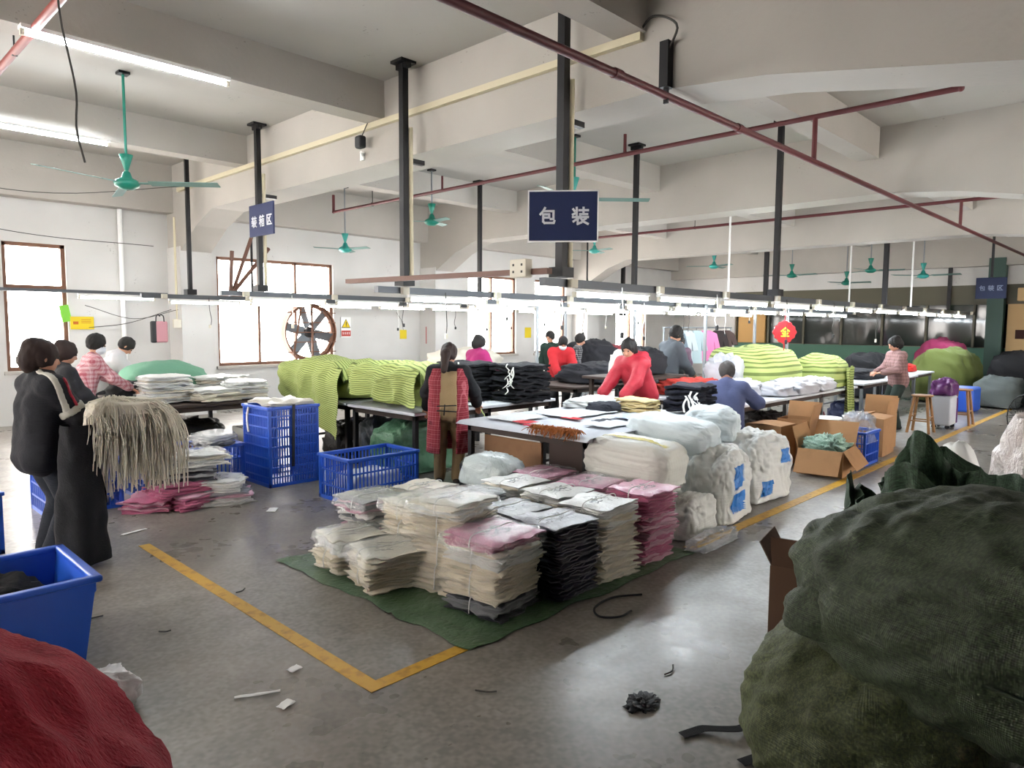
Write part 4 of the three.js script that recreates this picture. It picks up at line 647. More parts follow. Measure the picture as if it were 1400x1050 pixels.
{ const t = thing('wheeled_case', 'white and purple wheeled case between the wooden stools', 'case', [13.75, 0, -2.98]); obj('shell', rbox(.46, .5, .3, .03, 0, .31, 0), S(0xb9bcc4), t); obj('side_panel', rbox(.06, .44, .31, .02, .2, .3, .01), S(0x5a2a66), t); for (const [i, k] of [[1, 1], [1, -1], [-1, 1], [-1, -1]]) obj('wheel', clean(new THREE.CylinderGeometry(.035, .035, .03, 12).rotateZ(Math.PI / 2).translate(i * .17, .035, k * .1)), M.black, t);
  tag(obj('purple_bag', lump(.5, .26, .34, { seed: 88, fold: .1, ridge: 1 }).translate(13.75, .56, -2.98), PH(0x5b2363, { roughness: .4 })), 'shiny purple bag lying on the wheeled case', 'bag'); }
{ // floor fan
  const t = thing('floor_fan', 'black pedestal floor fan beside the aisle line', 'fan', [10.6, 0, -1.35], -2.2);
  obj('stand', [rod([-.2, 0, .1], [0, .5, 0], .018), rod([.2, 0, .1], [0, .5, 0], .018), rod([0, 0, -.25], [0, .5, 0], .018)], M.blackMetal, t); obj('motor', clean(new THREE.CylinderGeometry(.08, .1, .2, 16).rotateX(Math.PI / 2).translate(0, .58, -.06)), M.black, t);
  obj('guard', [...Array.from({ length: 18 }, (_, k) => { const a = k / 18 * 6.283; return tube([[.05 * Math.cos(a), .6 + .05 * Math.sin(a), .16], [.22 * Math.cos(a), .6 + .22 * Math.sin(a), .14], [.3 * Math.cos(a), .6 + .3 * Math.sin(a), .05], [.24 * Math.cos(a), .6 + .24 * Math.sin(a), -.04]], .004, 8, 4); }), clean(new THREE.TorusGeometry(.3, .008, 6, 40).translate(0, .6, .05))], M.blackMetal, t);
  for (let k = 0; k < 3; k++) obj('blade', clean(new THREE.BoxGeometry(.1, .24, .008).rotateY(.4).translate(0, .14, 0).rotateZ(k * 2.094).translate(0, .6, .05)), S(0x2a2a2c), t);
}
// ---------- white sacks ----------
const sackMat = (hex, o = {}) => PH(hex, { roughness: .5, clearcoat: .25, clearcoatRoughness: .4, bumpMap: rep(weaveBump, 6), bumpScale: .0015, ...o });
function sack(x, y, z, w, h, d, ry, seed, hex, label, { e = .45, fold = .04, rx = 0, rz = 0, patches = [], ridge = .35, flat = .45 } = {}) {
  const t = thing('woven_sack', label, 'sack', [x, y, z], ry); t.rotation.order = 'YXZ'; t.rotation.x = rx; t.rotation.z = rz;
  const g = lump(w, h, d, { seed, e, e2: .55, fold, freq: 3.4, ridge, n: patches.length ? 220 : 110, m: patches.length ? 150 : 76, flat }); { g.computeVertexNormals(); const p = g.attributes.position, n = g.attributes.normal; for (let i = 0; i < p.count; i++) { const a = p.getX(i), b = p.getY(i), c = p.getZ(i), k = .008 * (1 - 2.4 * Math.abs(N3(a * 4 + seed, b * 8, c * 4))) + .005 * (1 - 2 * Math.abs(N3(a * 13, b * 21 + seed, c * 13))); p.setXYZ(i, a + n.getX(i) * k, b + n.getY(i) * k, c + n.getZ(i) * k); } } obj('sack_body', g, sackMat(hex), t);
  // printed panels follow the sack's own surface
  g.computeVertexNormals(); const p = g.attributes.position, n = g.attributes.normal, id = g.index.array;
  for (const [name, test, mat] of patches) { const pos = []; for (let i = 0; i < id.length; i += 3) { const c = [0, 1, 2].map(k => id[i + k]); const m = c.reduce((s, k) => s.add(V(p.getX(k), p.getY(k), p.getZ(k))), V()).divideScalar(3); if (test(m)) for (const k of c) pos.push(p.getX(k) + n.getX(k) * .004, p.getY(k) + n.getY(k) * .004, p.getZ(k) + n.getZ(k) * .004); } if (pos.length) { const q = new THREE.BufferGeometry(); q.setAttribute('position', new THREE.Float32BufferAttribute(pos, 3)); q.computeVertexNormals(); obj(name, q, mat, t); } }
  return t;
}
const printBlue = S(0x1470c0, { roughness: .45 }), printYellow = S(0xb9ab3c, { roughness: .5 });
sack(5.05, .0, -3.34, .55, .4, .62, .05, 201, 0xd2d3cc, 'white sack with yellow print lying under the square bale', { patches: [['yellow_print', m => m.x < -.14 && m.y > .3 && m.y < .345, printYellow]] });
sack(5.0, .4, -3.36, .46, .34, .78, .06, 202, 0xcfcec6, 'square white bale with faded yellow print on the sack pile', { e: .22, fold: .02, rx: .04, patches: [['yellow_print', m => m.y > .27 && Math.abs(m.x + .08) < .03 && Math.abs(m.z) < .32, printYellow]] });
sack(5.66, .6, -3.4, .46, .26, .8, .1, 203, 0xcfdade, 'pale blue white sack lying across the pile', { fold: .03, rx: .1 });
sack(5.72, .36, -3.38, .5, .26, .7, .0, 204, 0xd3dadc, 'pale sack under the pale blue white sack', {});
sack(6.45, .58, -3.42, .46, .3, .5, .4, 205, 0xced8dc, 'rounded pale sack at the back of the pile', { fold: .06 });
sack(7.35, .0, -3.3, .5, .36, .5, .2, 206, 0xd0d7d8, 'small pale sack before the red stool', { fold: .05 });
sack(5.62, .0, -3.38, .6, .36, .5, .1, 207, 0xcfcfca, 'pale sack buried under the middle of the pile', { e: .5, fold: .05 });
sack(5.12, .0, -2.86, .5, .3, .26, .1, 211, 0xcfcfca, 'low white sack at the tarpaulin end of the pile', { e: .6, fold: .07 });
sack(5.78, .0, -2.98, .72, .6, .42, .12, 208, 0xd6d7d3, 'white sack with two big blue printed squares', { e: .5, fold: .05, ridge: .5, patches: [['blue_print', m => m.z > .1 && m.x > -.22 && m.x < .04 && m.y > .10 && m.y < .26, printBlue], ['blue_print', m => m.z > .05 && m.x > -.22 && m.x < .02 && m.y > .30 && m.y < .5, printBlue]] });
sack(6.72, .0, -3.12, .82, .62, .55, -.05, 209, 0xd6d7d4, 'white sack with small blue squares beside the floor line', { e: .5, fold: .05, ridge: .5, patches: [['blue_print', m => m.z > .1 && m.x > .05 && m.x < .26 && m.y > .36 && m.y < .5, printBlue], ['blue_print', m => m.z > .1 && m.x > -.3 && m.x < -.08 && m.y > .08 && m.y < .24, printBlue]] });
sack(6.4, .3, -3.42, .5, .28, .45, .0, 210, 0xc9cfd0, 'pale sack propping up the rounded one', { e: .5 });
// ---------- foreground sacks ----------
const greenWeave = (hex, s) => PH(hex, { roughness: .72, map: dataTex(512, (u, v) => { const k = .8 + .16 * (fb(u, v, 5, s, 2) - .5) + .5 * (vn(u, v, 256, s + 5) - .5); const st = vn(u, v, 5, s + 9) * vn(u, v, 120, s + 3); return [k * (st > .62 ? 1.12 : 1), k, k * (st > .62 ? .98 : .94)]; }), bumpMap: rep(weaveBump, 5), bumpScale: .002 });
const gw1 = greenWeave(0x404c37, 301), gw2 = greenWeave(0x525a3a, 305), gw3 = greenWeave(0x4f4d38, 309), gw4 = greenWeave(0x3a5340, 313);
function bigSack(name, x, y, z, w, h, d, ry, seed, mat, label, o = {}) {
  const t = thing(name, label, 'sack', [x, y, z], ry); t.rotation.order = 'YXZ'; if (o.rx) t.rotation.x = o.rx; if (o.rz) t.rotation.z = o.rz;
  const g = lump(w, h, d, { seed, e: .75, e2: .8, fold: .04, freq: 2.6, ridge: .5, n: 190, m: 120, flat: .6, ...o });
  const p = g.attributes.position; g.computeVertexNormals(); const n = g.attributes.normal; // fine creases running round the sack
  for (let i = 0; i < p.count; i++) { const a = p.getX(i), b = p.getY(i), c = p.getZ(i), k = .016 * (1 - 2.2 * Math.abs(N3(a * 3 + b * 5 + seed, b * 2, c * 8 - b * 6))) + .010 * (1 - 2 * Math.abs(N3(a * 5 + b * 11 + seed, b * 5, c * 17 - b * 13))) + .003 * N3(a * 30 + seed, b * 30, c * 30); p.setXYZ(i, a + n.getX(i) * k, b + n.getY(i) * k, c + n.getZ(i) * k); }
  g.computeVertexNormals(); obj('sack_body', g, mat, t); return t;
}
{
  const t = bigSack('green_sack', 2.72, .5, -.12, 1.05, .62, 1.75, -.05, 401, gw1, 'huge dark green woven sack lying on two other sacks', { rx: .05 });
  obj('gathered_corner', lump(.2, .16, .26, { seed: 8, fold: .05, ridge: .4, e: .9, e2: .9, n: 60, m: 40 }).translate(-.34, .12, -.72), gw1, t);
  obj('seam', tube([[-.5, .25, -.5], [-.53, .22, -.1], [-.54, .2, .3], [-.5, .2, .6]], .006, 30, 5), S(0x2c3526), t);
}
bigSack('green_sack', 2.62, 0, -.72, .8, .66, .82, .2, 402, gw2, 'bulging olive green sack standing under the huge one', { e: .8, flat: .8 });
bigSack('green_sack', 2.5, 0, .25, .8, .56, .9, -.1, 403, gw3, 'brownish olive sack under the other end of the huge one', { flat: .8 });
{ // crumpled open dark green sack
  const t = thing('open_sack', 'crumpled open dark green sack behind the huge one', 'sack', [4.05, 0, -.86], .15);
  const wall = (r0, h0, seed, a0, a1, flare) => thick(sheet(90, 44, (u, v) => { const a = a0 + (a1 - a0) * u, n = fbm3(Math.cos(a) * 2 + seed, Math.sin(a) * 2, v * 2.2, 3), cr = .03 * (1 - 2.5 * Math.abs(N3(Math.cos(a) * 5 + seed, Math.sin(a) * 5, v * 4))), R = r0 * (1 + flare * v * v) + .07 * n + cr * v, h = h0 * (1 + .14 * Math.sin(a * 2 + seed) + .08 * Math.sin(a * 5 + seed * 2)); return [Math.cos(a) * R + .06 * v, v * h + .03 * n * v, Math.sin(a) * R * .9]; }), .006);
  obj('sack_wall', wall(.37, .88, 1.3, 0, 6.283, .12), gw4, t);
  obj('folded_lip', wall(.42, .74, 4.1, 1.7, 4.9, .16), gw4, t);
  obj('inner_flap', wall(.24, 1.0, 7.7, 2.6, 5.6, .3), gw4, t);
  obj('inner_stuffing', lump(.6, .6, .55, { seed: 77, fold: .1, ridge: 1 }), gw4, t);
  tag(obj('white_bag', lump(.72, 1.3, .72, { seed: 98, fold: .05, ridge: .9, freq: 4, n: 80, m: 60, e: .85, e2: .8, flat: .9 }).translate(4.84, 0, -.42), new THREE.MeshPhysicalMaterial({ color: 0xd9cfcb, roughness: .35, transmission: .25, thickness: 0, bumpMap: rep(crumple, 4), bumpScale: .02 })), 'tall crumpled white plastic bag at the aisle edge', 'bag');
  tag(obj('white_bag', lump(.3, .98, .3, { seed: 99, fold: .03, ridge: .4, e: .9, e2: .85, flat: .9 }).translate(5.15, 0, -1.02), PH(0xdfe0de, { roughness: .5 })), 'small upright white bag behind the open sack', 'bag');
  tag(obj('cardboard_scrap', rbox(.32, .012, .2, .003).rotateY(.5).translate(3.1, .62, -1.15).translate(0, -.6, 0), M.carton), 'torn cardboard scrap on the floor beside the sacks', 'cardboard');
}
// red cloth heap
{ const t = thing('red_cloth_heap', 'dark red woollen cloth heap in the near corner', 'cloth heap', [.12, 0, -1.78], .4); const rm = cloth(0x98202e, { map: mottle([1, 1, 1], .16, 40, 66), bumpScale: .006 });
  obj('cloth_mound', lump(1.2, .98, 1.0, { seed: 131, fold: .06, freq: 2.4, ridge: .5, n: 140, m: 100, e: .95, e2: 1.25, flat: .3 }), rm, t);
  obj('upper_fold', lump(.62, .26, .6, { seed: 132, fold: .06, ridge: .5, n: 100, m: 70, e: .9, e2: .8 }).translate(-.08, .74, -.12), rm, t);
  obj('lower_fold', lump(.6, .5, .5, { seed: 133, fold: .05, ridge: .5, n: 100, m: 70, e: .9, e2: .9, flat: .8 }).translate(.38, 0, .16), rm, t);
  const flap = (A, B, C, D, sd, curl) => thick(sheet(40, 30, (u, v) => { const q = i => (A[i] * (1 - u) + B[i] * u) * (1 - v) + (C[i] * (1 - u) + D[i] * u) * v, e = Math.max(0, 1 - Math.min(v, 1 - u) * 5); return [q(0) + .015 * fbm3(u * 3, v * 3, sd), q(1) + .03 * Math.sin(u * Math.PI) + .02 * fbm3(u * 3 + sd, v * 3, 1) + curl * e * e + .012 * Math.sin(u * 9 + v * 4 + sd), q(2) + .015 * fbm3(u * 3, v * 3, sd + 4)]; }), .02).rotateY(-.4);
  const L = p => [p[0] - .12, p[1], p[2] + 1.78];
  obj('pointed_flap', flap(L([.0, 0.90, -2.24]), L([.43, 0.85, -2.08]), L([-.2, 0.96, -1.7]), L([.2, 0.95, -1.7]), 3, .025), rm, t);
  obj('side_flap', flap(L([.28, 0.79, -2.12]), L([.6, 0.58, -1.98]), L([.15, 0.9, -1.72]), L([.5, 0.7, -1.6]), 8, .02), rm, t);
  tag(obj('white_bag', lump(.3, .16, .25, { seed: 134, fold: .1, ridge: 1 }).translate(.86, 0, -3.35), bagged(0xd0d0d2)), 'small white plastic bag between the blue bin and the red cloth', 'bag'); }
// far mounds on the right
[[19.0, -4.1, 1.7, 1.15, 0x56602c, 'olive green fabric mound in front of the dark partition'], [20.8, -4.6, 1.5, 1.3, 0x7c1f46, 'dark pink fabric mound behind the olive one'], [21.4, -2.9, 2.0, 1.05, 0x141418, 'black fabric mound under the cream board'], [18.6, -5.7, 1.5, 1.0, 0x121217, 'black fabric mound left of the olive one'], [18.4, -2.95, 1.2, .62, 0x5a6160, 'grey sack beside the dark green sack'], [18.2, -1.95, 1.05, .56, 0x2b4438, 'dark green sack on the floor by the aisle'], [19.6, -2.2, 1.1, .6, 0x8a8d8c, 'pale grey sack behind the dark green sack']].forEach(([x, z, w, h, c, l], i) => tag(obj('fabric_mound', lump(w, h, w * .75, { seed: 140 + i, fold: .07, ridge: .6, freq: 3.4 }).translate(x, 0, z), cloth(c)), l, 'fabric mound'));
tag(obj('cream_board', [ext(22.9, 23.05, .9, 2.36, -3.6, -1.5)], S(0xbf9f72)), 'cream board with a dark notice beside the green post', 'board');
tag(obj('dark_notice', box(.01, .24, .2, 22.885, 1.55, -3.3), S(0x3a1a14)), 'small dark notice fixed on the cream board', 'notice');
tag(obj('cream_box', [rbox(.4, .34, .6, .02, 22.7, 2.6, -3.05)], S(0xbf9f72)), 'cream carton stored above the board', 'box');
// bags under the tables
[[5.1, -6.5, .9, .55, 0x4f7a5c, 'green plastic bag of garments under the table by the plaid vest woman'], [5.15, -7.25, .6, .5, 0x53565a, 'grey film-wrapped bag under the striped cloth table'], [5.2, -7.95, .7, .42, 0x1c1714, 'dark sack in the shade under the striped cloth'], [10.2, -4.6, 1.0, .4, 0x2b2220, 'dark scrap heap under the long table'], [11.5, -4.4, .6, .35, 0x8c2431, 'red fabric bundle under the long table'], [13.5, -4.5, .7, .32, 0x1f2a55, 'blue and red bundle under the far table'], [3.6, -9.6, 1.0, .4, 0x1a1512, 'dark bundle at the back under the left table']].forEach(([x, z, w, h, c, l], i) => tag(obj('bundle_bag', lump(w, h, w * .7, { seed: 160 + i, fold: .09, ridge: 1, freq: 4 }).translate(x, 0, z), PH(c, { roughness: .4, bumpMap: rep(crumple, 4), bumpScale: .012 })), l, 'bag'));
// green cloth on the left table, black cloth beside it
tag(obj('green_cloth', lump(1.0, .42, .8, { seed: 171, fold: .05, ridge: .5 }).translate(3.55, .745, -10.0), cloth(0x6fa086)), 'pale green cloth draped over a heap on the left table', 'cloth');
tag(obj('black_cloth', lump(.7, .22, .5, { seed: 172, fold: .08, ridge: .8 }).translate(3.08, .745, -9.45), cloth(0x101014)), 'black cloth in front of the checked shirt worker', 'cloth');
// hanging clothes at the far wall
{ const t = thing('clothes_rack', 'steel clothes rack under the far lamp rail', 'rack', [15.9, 0, -8.85]); obj('frame', [rod([-1.7, 1.68, 0], [1.7, 1.68, 0], .018), rod([-1.65, 0, 0], [-1.65, 1.68, 0], .02), rod([1.65, 0, 0], [1.65, 1.68, 0], .02)], M.steel, t); obj('foot', [bar([-1.65, .02, -.3], [-1.65, .02, .3], .04), bar([1.65, .02, -.3], [1.65, .02, .3], .04)], M.steel, t);
  const hung = (x, z, c, w, h, l) => { const s = new THREE.Shape(); [[-.08, 0], [-w / 2, -.08], [-w / 2 - .1, -h * .6], [-w / 2 + .02, -h * .6], [-w / 2 + .06, -.25], [-w / 2 + .04, -h], [w / 2 - .04, -h], [w / 2 - .06, -.25], [w / 2 - .02, -h * .6], [w / 2 + .1, -h * .6], [w / 2, -.08], [.08, 0]].forEach((p, i) => i ? s.lineTo(...p) : s.moveTo(...p)); const g = thing('hanging_garment', l, 'garment', [x, 1.66, z], -Math.PI / 4); obj('garment_body', clean(new THREE.ExtrudeGeometry(s, { depth: .06, bevelEnabled: true, bevelSize: .012, bevelThickness: .02, bevelSegments: 2 }).translate(0, -.06, -.03)), cloth(c), g); obj('hanger', [rod([0, -.06, 0], [0, .02, 0], .006, 6), bar([-.16, -.09, 0], [.16, -.09, 0], .012)], M.blackMetal, g); };
  hung(16.25, -8.85, 0xd27aa6, .5, .75, 'pink hooded top hanging on the clothes rack'); hung(15.75, -8.85, 0x9fb0b4, .36, .8, 'grey blue garment hanging beside the pink top'); hung(15.30, -8.85, 0xb7c0c2, .34, .8, 'pale grey garment hanging on the clothes rack'); hung(14.85, -8.85, 0x6c7a84, .34, .75, 'slate garment hanging at the rack end'); hung(16.85, -8.85, 0x2a2322, .4, .7, 'dark garment hanging beside the rack post'); hung(17.30, -8.85, 0x4a3a36, .4, .6, 'brown garment hanging at the far rack end');
}
// ---------- litter on the floor ----------
const ribbon = (pts, w, t = .003) => { const c = new THREE.CatmullRomCurve3(pts.map(p => V(...p)), false, 'catmullrom', .2); return thick(sheet(40, 2, (u, v) => { const p = c.getPoint(u), d = c.getTangent(u), n = V(-d.z, 0, d.x).normalize(); return [p.x + n.x * (v - .5) * w, p.y + .004 * N3(u * 9, v, p.x), p.z + n.z * (v - .5) * w]; }), t); };
tag(obj('strap', [tube([[3.42, .012, -2.3], [3.3, .012, -2.3], [3.22, .012, -2.38], [3.28, .012, -2.47], [3.5, .014, -2.5], [3.68, .012, -2.4]], .007, 50, 6)], M.black), 'black plastic strap loop on the floor by the stacks', 'strap');
tag(obj('strap', ribbon([[2.5, .012, -1.42], [2.6, .014, -1.38], [2.68, .03, -1.26], [2.78, .02, -1.24], [2.72, .03, -1.14], [2.6, .012, -1.12], [2.5, .01, -1.16]], .045), cloth(0x0c0c0e)), 'black webbing strap crumpled on the floor beside the olive sack', 'strap');
tag(obj('scrap', lump(.14, .022, .1, { seed: 180, fold: .25, ridge: 1.8, freq: 6, e: 1, e2: 1 }).translate(2.6, 0, -1.68), M.black), 'black fabric scrap in the open floor', 'scrap');
[[1.47, -2.81, .07, .05, .3, 'white paper scrap near the yellow corner'], [1.42, -2.98, .2, .022, -.5, 'thin white strip on the floor'], [3.02, -5.95, .12, .08, .8, 'crumpled white scrap near the open crate'], [1.66, -3.08, .06, .05, .1, 'small square of white paper on the floor'], [1.9, -6.1, .2, .03, .2, 'pale paper strip near the slumped heap']].forEach(([x, z, w, d, a, l], i) => tag(obj('paper_scrap', thick(sheet(8, 6, (u, v) => [(u - .5) * w, .008 + .006 * N3(u * 3 + i, v * 3, 2) + .004 * u, (v - .5) * d]), .0015).rotateY(a).translate(x, 0, z), M.white), l, 'paper scrap'));
[[1.05, -4.5, .16, .3], [1.9, -4.25, .08, -.4], [2.15, -2.3, .1, .9], [2.9, -1.75, .12, -.2], [1.35, -4.0, .06, .5]].forEach(([x, z, L, a], i) => tag(obj('thread_scrap', tube([[x, .006, z], [x + L * .5 * Math.cos(a), .008, z + L * .5 * Math.sin(a) + .02], [x + L * Math.cos(a), .006, z + L * Math.sin(a)]], .004, 12, 5), M.cable), ['dark thread on the floor by the blue bin', 'short dark thread beside the long yellow line', 'dark thread beyond the yellow corner', 'dark thread near the black scrap', 'tiny dark thread between bin and yellow line'][i], 'thread'));
tag(obj('film_scrap', lump(.55, .09, .16, { seed: 185, fold: .16, ridge: 1.5, freq: 6 }).translate(4.98, 0, -2.6), G.filmThin), 'crumpled clear film strip at the end of the tarpaulin', 'film');
// ---------- people ----------
const sub = (a, b) => [a[0] - b[0], a[1] - b[1], a[2] - b[2]], add = (a, b, k = 1) => [a[0] + b[0] * k, a[1] + b[1] * k, a[2] + b[2] * k], dot3 = (a, b) => a[0] * b[0] + a[1] * b[1] + a[2] * b[2], len3 = a => Math.hypot(...a), nrm = a => { const l = len3(a) || 1; return [a[0] / l, a[1] / l, a[2] / l]; }, crs = (a, b) => [a[1] * b[2] - a[2] * b[1], a[2] * b[0] - a[0] * b[2], a[0] * b[1] - a[1] * b[0]];
function capF(caps, k, grow = 0) { // smooth union of tapered capsules [a, b, ra, rb]
  const pre = caps.map(([a, b, ra, rb]) => { const d = sub(b, a); return [a, d, 1 / Math.max(dot3(d, d), 1e-9), ra + grow, rb + grow]; });
  return (x, y, z) => { let s = 9; for (const [a, d, il, ra, rb] of pre) { const px = x - a[0], py = y - a[1], pz = z - a[2]; let t = (px * d[0] + py * d[1] + pz * d[2]) * il; t = t < 0 ? 0 : t > 1 ? 1 : t; const q = Math.hypot(px - t * d[0], py - t * d[1], pz - t * d[2]) - ra - t * (rb - ra); const h = Math.max(0, Math.min(1, .5 + .5 * (s - q) / k)); s = s * (1 - h) + q * h - k * h * (1 - h); } return s; };
}
function bounds(caps, pad) { const lo = [9, 9, 9], hi = [-9, -9, -9]; for (const [a, b, ra, rb] of caps) for (let i = 0; i < 3; i++) { lo[i] = Math.min(lo[i], a[i] - ra - pad, b[i] - rb - pad); hi[i] = Math.max(hi[i], a[i] + ra + pad, b[i] + rb + pad); } return [lo, hi]; }
function ik(a, t, l1, l2, hint) { let d = sub(t, a), L = len3(d); const m = (l1 + l2) * .985; if (L > m) { d = d.map(c => c * m / L); L = m; t = add(a, d); } const u = nrm(d), x = (l1 * l1 - l2 * l2 + L * L) / (2 * L), h = Math.sqrt(Math.max(0, l1 * l1 - x * x)); let p = sub(hint, u.map(c => c * dot3(hint, u))); p = nrm(p); return [add(add(a, u, x), p, h), t]; }
function handCaps(wrist, dir, up, side, curl) { // dir along the fingers, up = back of the hand, side = thumb side
  const c = [], pal = add(wrist, dir, .035), kn = add(wrist, dir, .085);
  for (const s of [-.024, -.008, .008, .024]) c.push([add(wrist, side, s * .6), add(kn, side, s), .014, .012]);
  [[.026, .068], [.009, .078], [-.009, .072], [-.026, .058]].forEach(([s, L]) => { const k = add(kn, side, s), a1 = curl * .8, a2 = curl * 1.7, d1 = add(dir.map(v => v * Math.cos(a1)), up, -Math.sin(a1)), d2 = add(dir.map(v => v * Math.cos(a2)), up, -Math.sin(a2)), m = add(k, d1, L * .5); c.push([k, m, .0095, .009], [m, add(m, d2, L * .5), .009, .0075]); });
  const tb = add(add(wrist, dir, .03), side, .022), td = nrm(add(add(dir, side, .9), up, -.4 * curl)), tm = add(tb, td, .034); c.push([tb, tm, .012, .0105], [tm, add(tm, nrm(add(dir, side, .3)), .028), .0105, .0085]);
  return c;
}
function person(o) {
  const t = thing('person', o.label, 'person', [o.x, 0, o.z], o.ry, o.group); const s = o.h / 1.6; t.scale.setScalar(s);
  const cell = o.cell ?? .02, py = o.sit ? o.sit / s + .1 : .86, a = o.lean ?? .08, spine = [0, Math.cos(a), Math.sin(a)];
  const pel = [0, py, o.sit ? 0 : -.06 * Math.sin(a)], chest = add(pel, spine, .3), neck = add(pel, spine, .48), ha = a * .6 + (o.headPitch ?? .2), hd = [0, Math.cos(ha * .7), Math.sin(ha * .7)], head = add(neck, hd, .155);
  const shY = add(neck, spine, -.05), sh = [[-.165, 0, 0], [.165, 0, 0]].map(v => add(shY, v));
  const wr = [o.rh ?? [-.22, .78, .12], o.lh ?? [.22, .78, .12]], arms = sh.map((q, i) => { const r = ik(q, wr[i], .265, .235, [i ? .7 : -.7, -.7, -.5]); return [q, ...r]; });
  const feet = o.sit ? [[-.14, .07, .36], [.14, .07, .36]] : o.feet ?? [[-.1, .07, -.02], [.1, .07, .03]];
  const hips = [[-.085, py - .03, pel[2]], [.085, py - .03, pel[2]]], legs = hips.map((q, i) => [q, ...ik(q, feet[i], .41, .4, [i ? .15 : -.15, .0, 1])]);
  const torso = [[add(pel, [-.06, 0, 0]), add(chest, [-.065, 0, 0]), .105, .1], [add(pel, [.06, 0, 0]), add(chest, [.065, 0, 0]), .105, .1], [add(chest, [-.07, 0, 0]), add(shY, [-.1, -.02, 0]), .1, .07], [add(chest, [.07, 0, 0]), add(shY, [.1, -.02, 0]), .1, .07], [sh[0], sh[1], .062, .062]];
  const armC = arms.flatMap(([p, e, w]) => [[p, e, .05, .041], [e, w, .041, .029]]), legC = legs.flatMap(([p, e, w]) => [[p, e, .088, .06], [e, w, .06, .042]]), feetC = legs.map(([, , w]) => [add(w, [0, -.03, -.03]), add(w, [0, -.035, .13]), .037, .033]);
  const neckC = [[add(neck, spine, -.03), add(head, hd, -.05), .052, .047]];
  const body = [...torso, ...armC, ...legC, ...feetC, ...neckC]; const [blo, bhi] = bounds(body, .04);
  const geos = [clean(sdfMesh(capF(body, .03), blo, bhi, cell))];
  // head in its own frame
  const hr = new THREE.Euler(ha, o.headYaw ?? 0, 0, 'YXZ'), HM = new THREE.Matrix4().makeRotationFromEuler(hr).setPosition(...head);
  const ell = (x, y, z, cx, cy, cz, rx, ry, rz) => { const k = Math.hypot((x - cx) / rx, (y - cy) / ry, (z - cz) / rz); return (k - 1) * Math.min(rx, ry, rz); };
  const smn = (p, q, k) => { const h = Math.max(0, Math.min(1, .5 + .5 * (q - p) / k)); return q * (1 - h) + p * h - k * h * (1 - h); };
  const nose = capF([[[0, .005, .083], [0, -.03, .1], .008, .013]], .01);
  const headF = (x, y, z) => { let d = ell(x, y, z, 0, .01, -.005, .076, .105, .094); d = smn(d, ell(x, y, z, 0, -.055, .028, .055, .055, .058), .03); d = smn(d, nose(x, y, z), .012); for (const q of [-1, 1]) { d = smn(d, ell(x, y, z, q * .077, -.008, -.005, .012, .028, .018), .006); d = Math.max(d, -ell(x, y, z, q * .031, .008, .094, .018, .011, .014)); } return d; };
  geos.push(clean(sdfMesh(headF, [-.11, -.14, -.12], [.11, .14, .14], .0075).applyMatrix4(HM)));
  for (let i = 0; i < 2; i++) { const [, e, w] = arms[i], d = nrm(add(sub(w, e), o.handDir ?? [0, 0, 0])), sd0 = i ? -1 : 1; let up = nrm(add([0, 1, 0], d, -dot3([0, 1, 0], d))); if (len3(up) < .1) up = [0, 0, 1]; const side = nrm(crs(up, d)).map(c => c * (i ? -1 : 1) * -1); const hc = handCaps(w, d, up, side, o.curl ?? .5), [lo, hi] = bounds(hc, .015); geos.push(clean(sdfMesh(capF(hc, .006), lo, hi, .0065))); }
  const bm = obj('body', merge(geos), M.skin, t);
  for (const q of [-1, 1]) { const e = obj('eye', clean(new THREE.SphereGeometry(.0095, 8, 6).translate(q * .031, .008, .083)), M.black, t); e.applyMatrix4(HM); }
  const mo = obj('mouth', clean(new THREE.SphereGeometry(.016, 8, 6).scale(1.2, .28, .4).translate(0, -.062, .082)), S(0x8e4a42), t); mo.applyMatrix4(HM);
  // hair
  const hs = o.hair ?? 'short', hm = o.hairMat ?? M.hairBlack; let hairC = [];
  if (hs === 'long') hairC = [[[-.055, .03, -.045], [-.06, -.2, -.03], .05, .035], [[.055, .03, -.045], [.06, -.2, -.03], .05, .035], [[0, .03, -.06], [0, -.24, -.09], .06, .045]];
  if (hs === 'bun') hairC = [[[0, .06, -.07], [0, -.045, -.1], .075, .055], [[0, -.02, -.08], [0, -.07, -.07], .065, .05]];
  if (hs === 'pony') hairC = [[[0, .02, -.1], [-.015, -.05, -.14], .045, .05], [[-.015, -.05, -.14], [-.02, -.24, -.13], .055, .035]];
  const hf = hairC.length ? capF(hairC, .03) : null;
  const hairF = (x, y, z) => { let d = ell(x, y, z, 0, .02, -.016, .094, .114, .108); d = Math.max(d, -ell(x, y, z, 0, -.05, .115, .07, .098, .1)); if (hs === 'short') d = Math.max(d, -.078 - y + Math.max(0, z) * .9); if (hf) d = smn(d, hf(x, y, z), .02); return d + .007 * N3(x * 26 + o.x, y * 16, z * 26) + .004 * N3(x * 60, y * 18, z * 60); };
  const hb = hairC.length ? bounds(hairC, .03) : [[-.12, -.14, -.14], [.12, .16, .12]];
  obj('hair', sdfMesh(hairF, [Math.min(hb[0][0], -.12), Math.min(hb[0][1], -.14), Math.min(hb[0][2], -.14)], [.13, .16, .12], .0085).applyMatrix4(HM), hm, t);
  if (o.mask) obj('face_mask', sdfMesh((x, y, z) => Math.max(ell(x, y, z, 0, -.045, .04, .073, .068, .08), -(z - .005), y + .003), [-.1, -.13, -.02], [.1, .03, .14], .0075).applyMatrix4(HM), S(0xd5dbe0), t);
  // clothes
  const wrk = (f, am = .006) => (x, y, z) => f(x, y, z) + am * fbm3(x * 9 + o.x, y * 9, z * 9, 2);
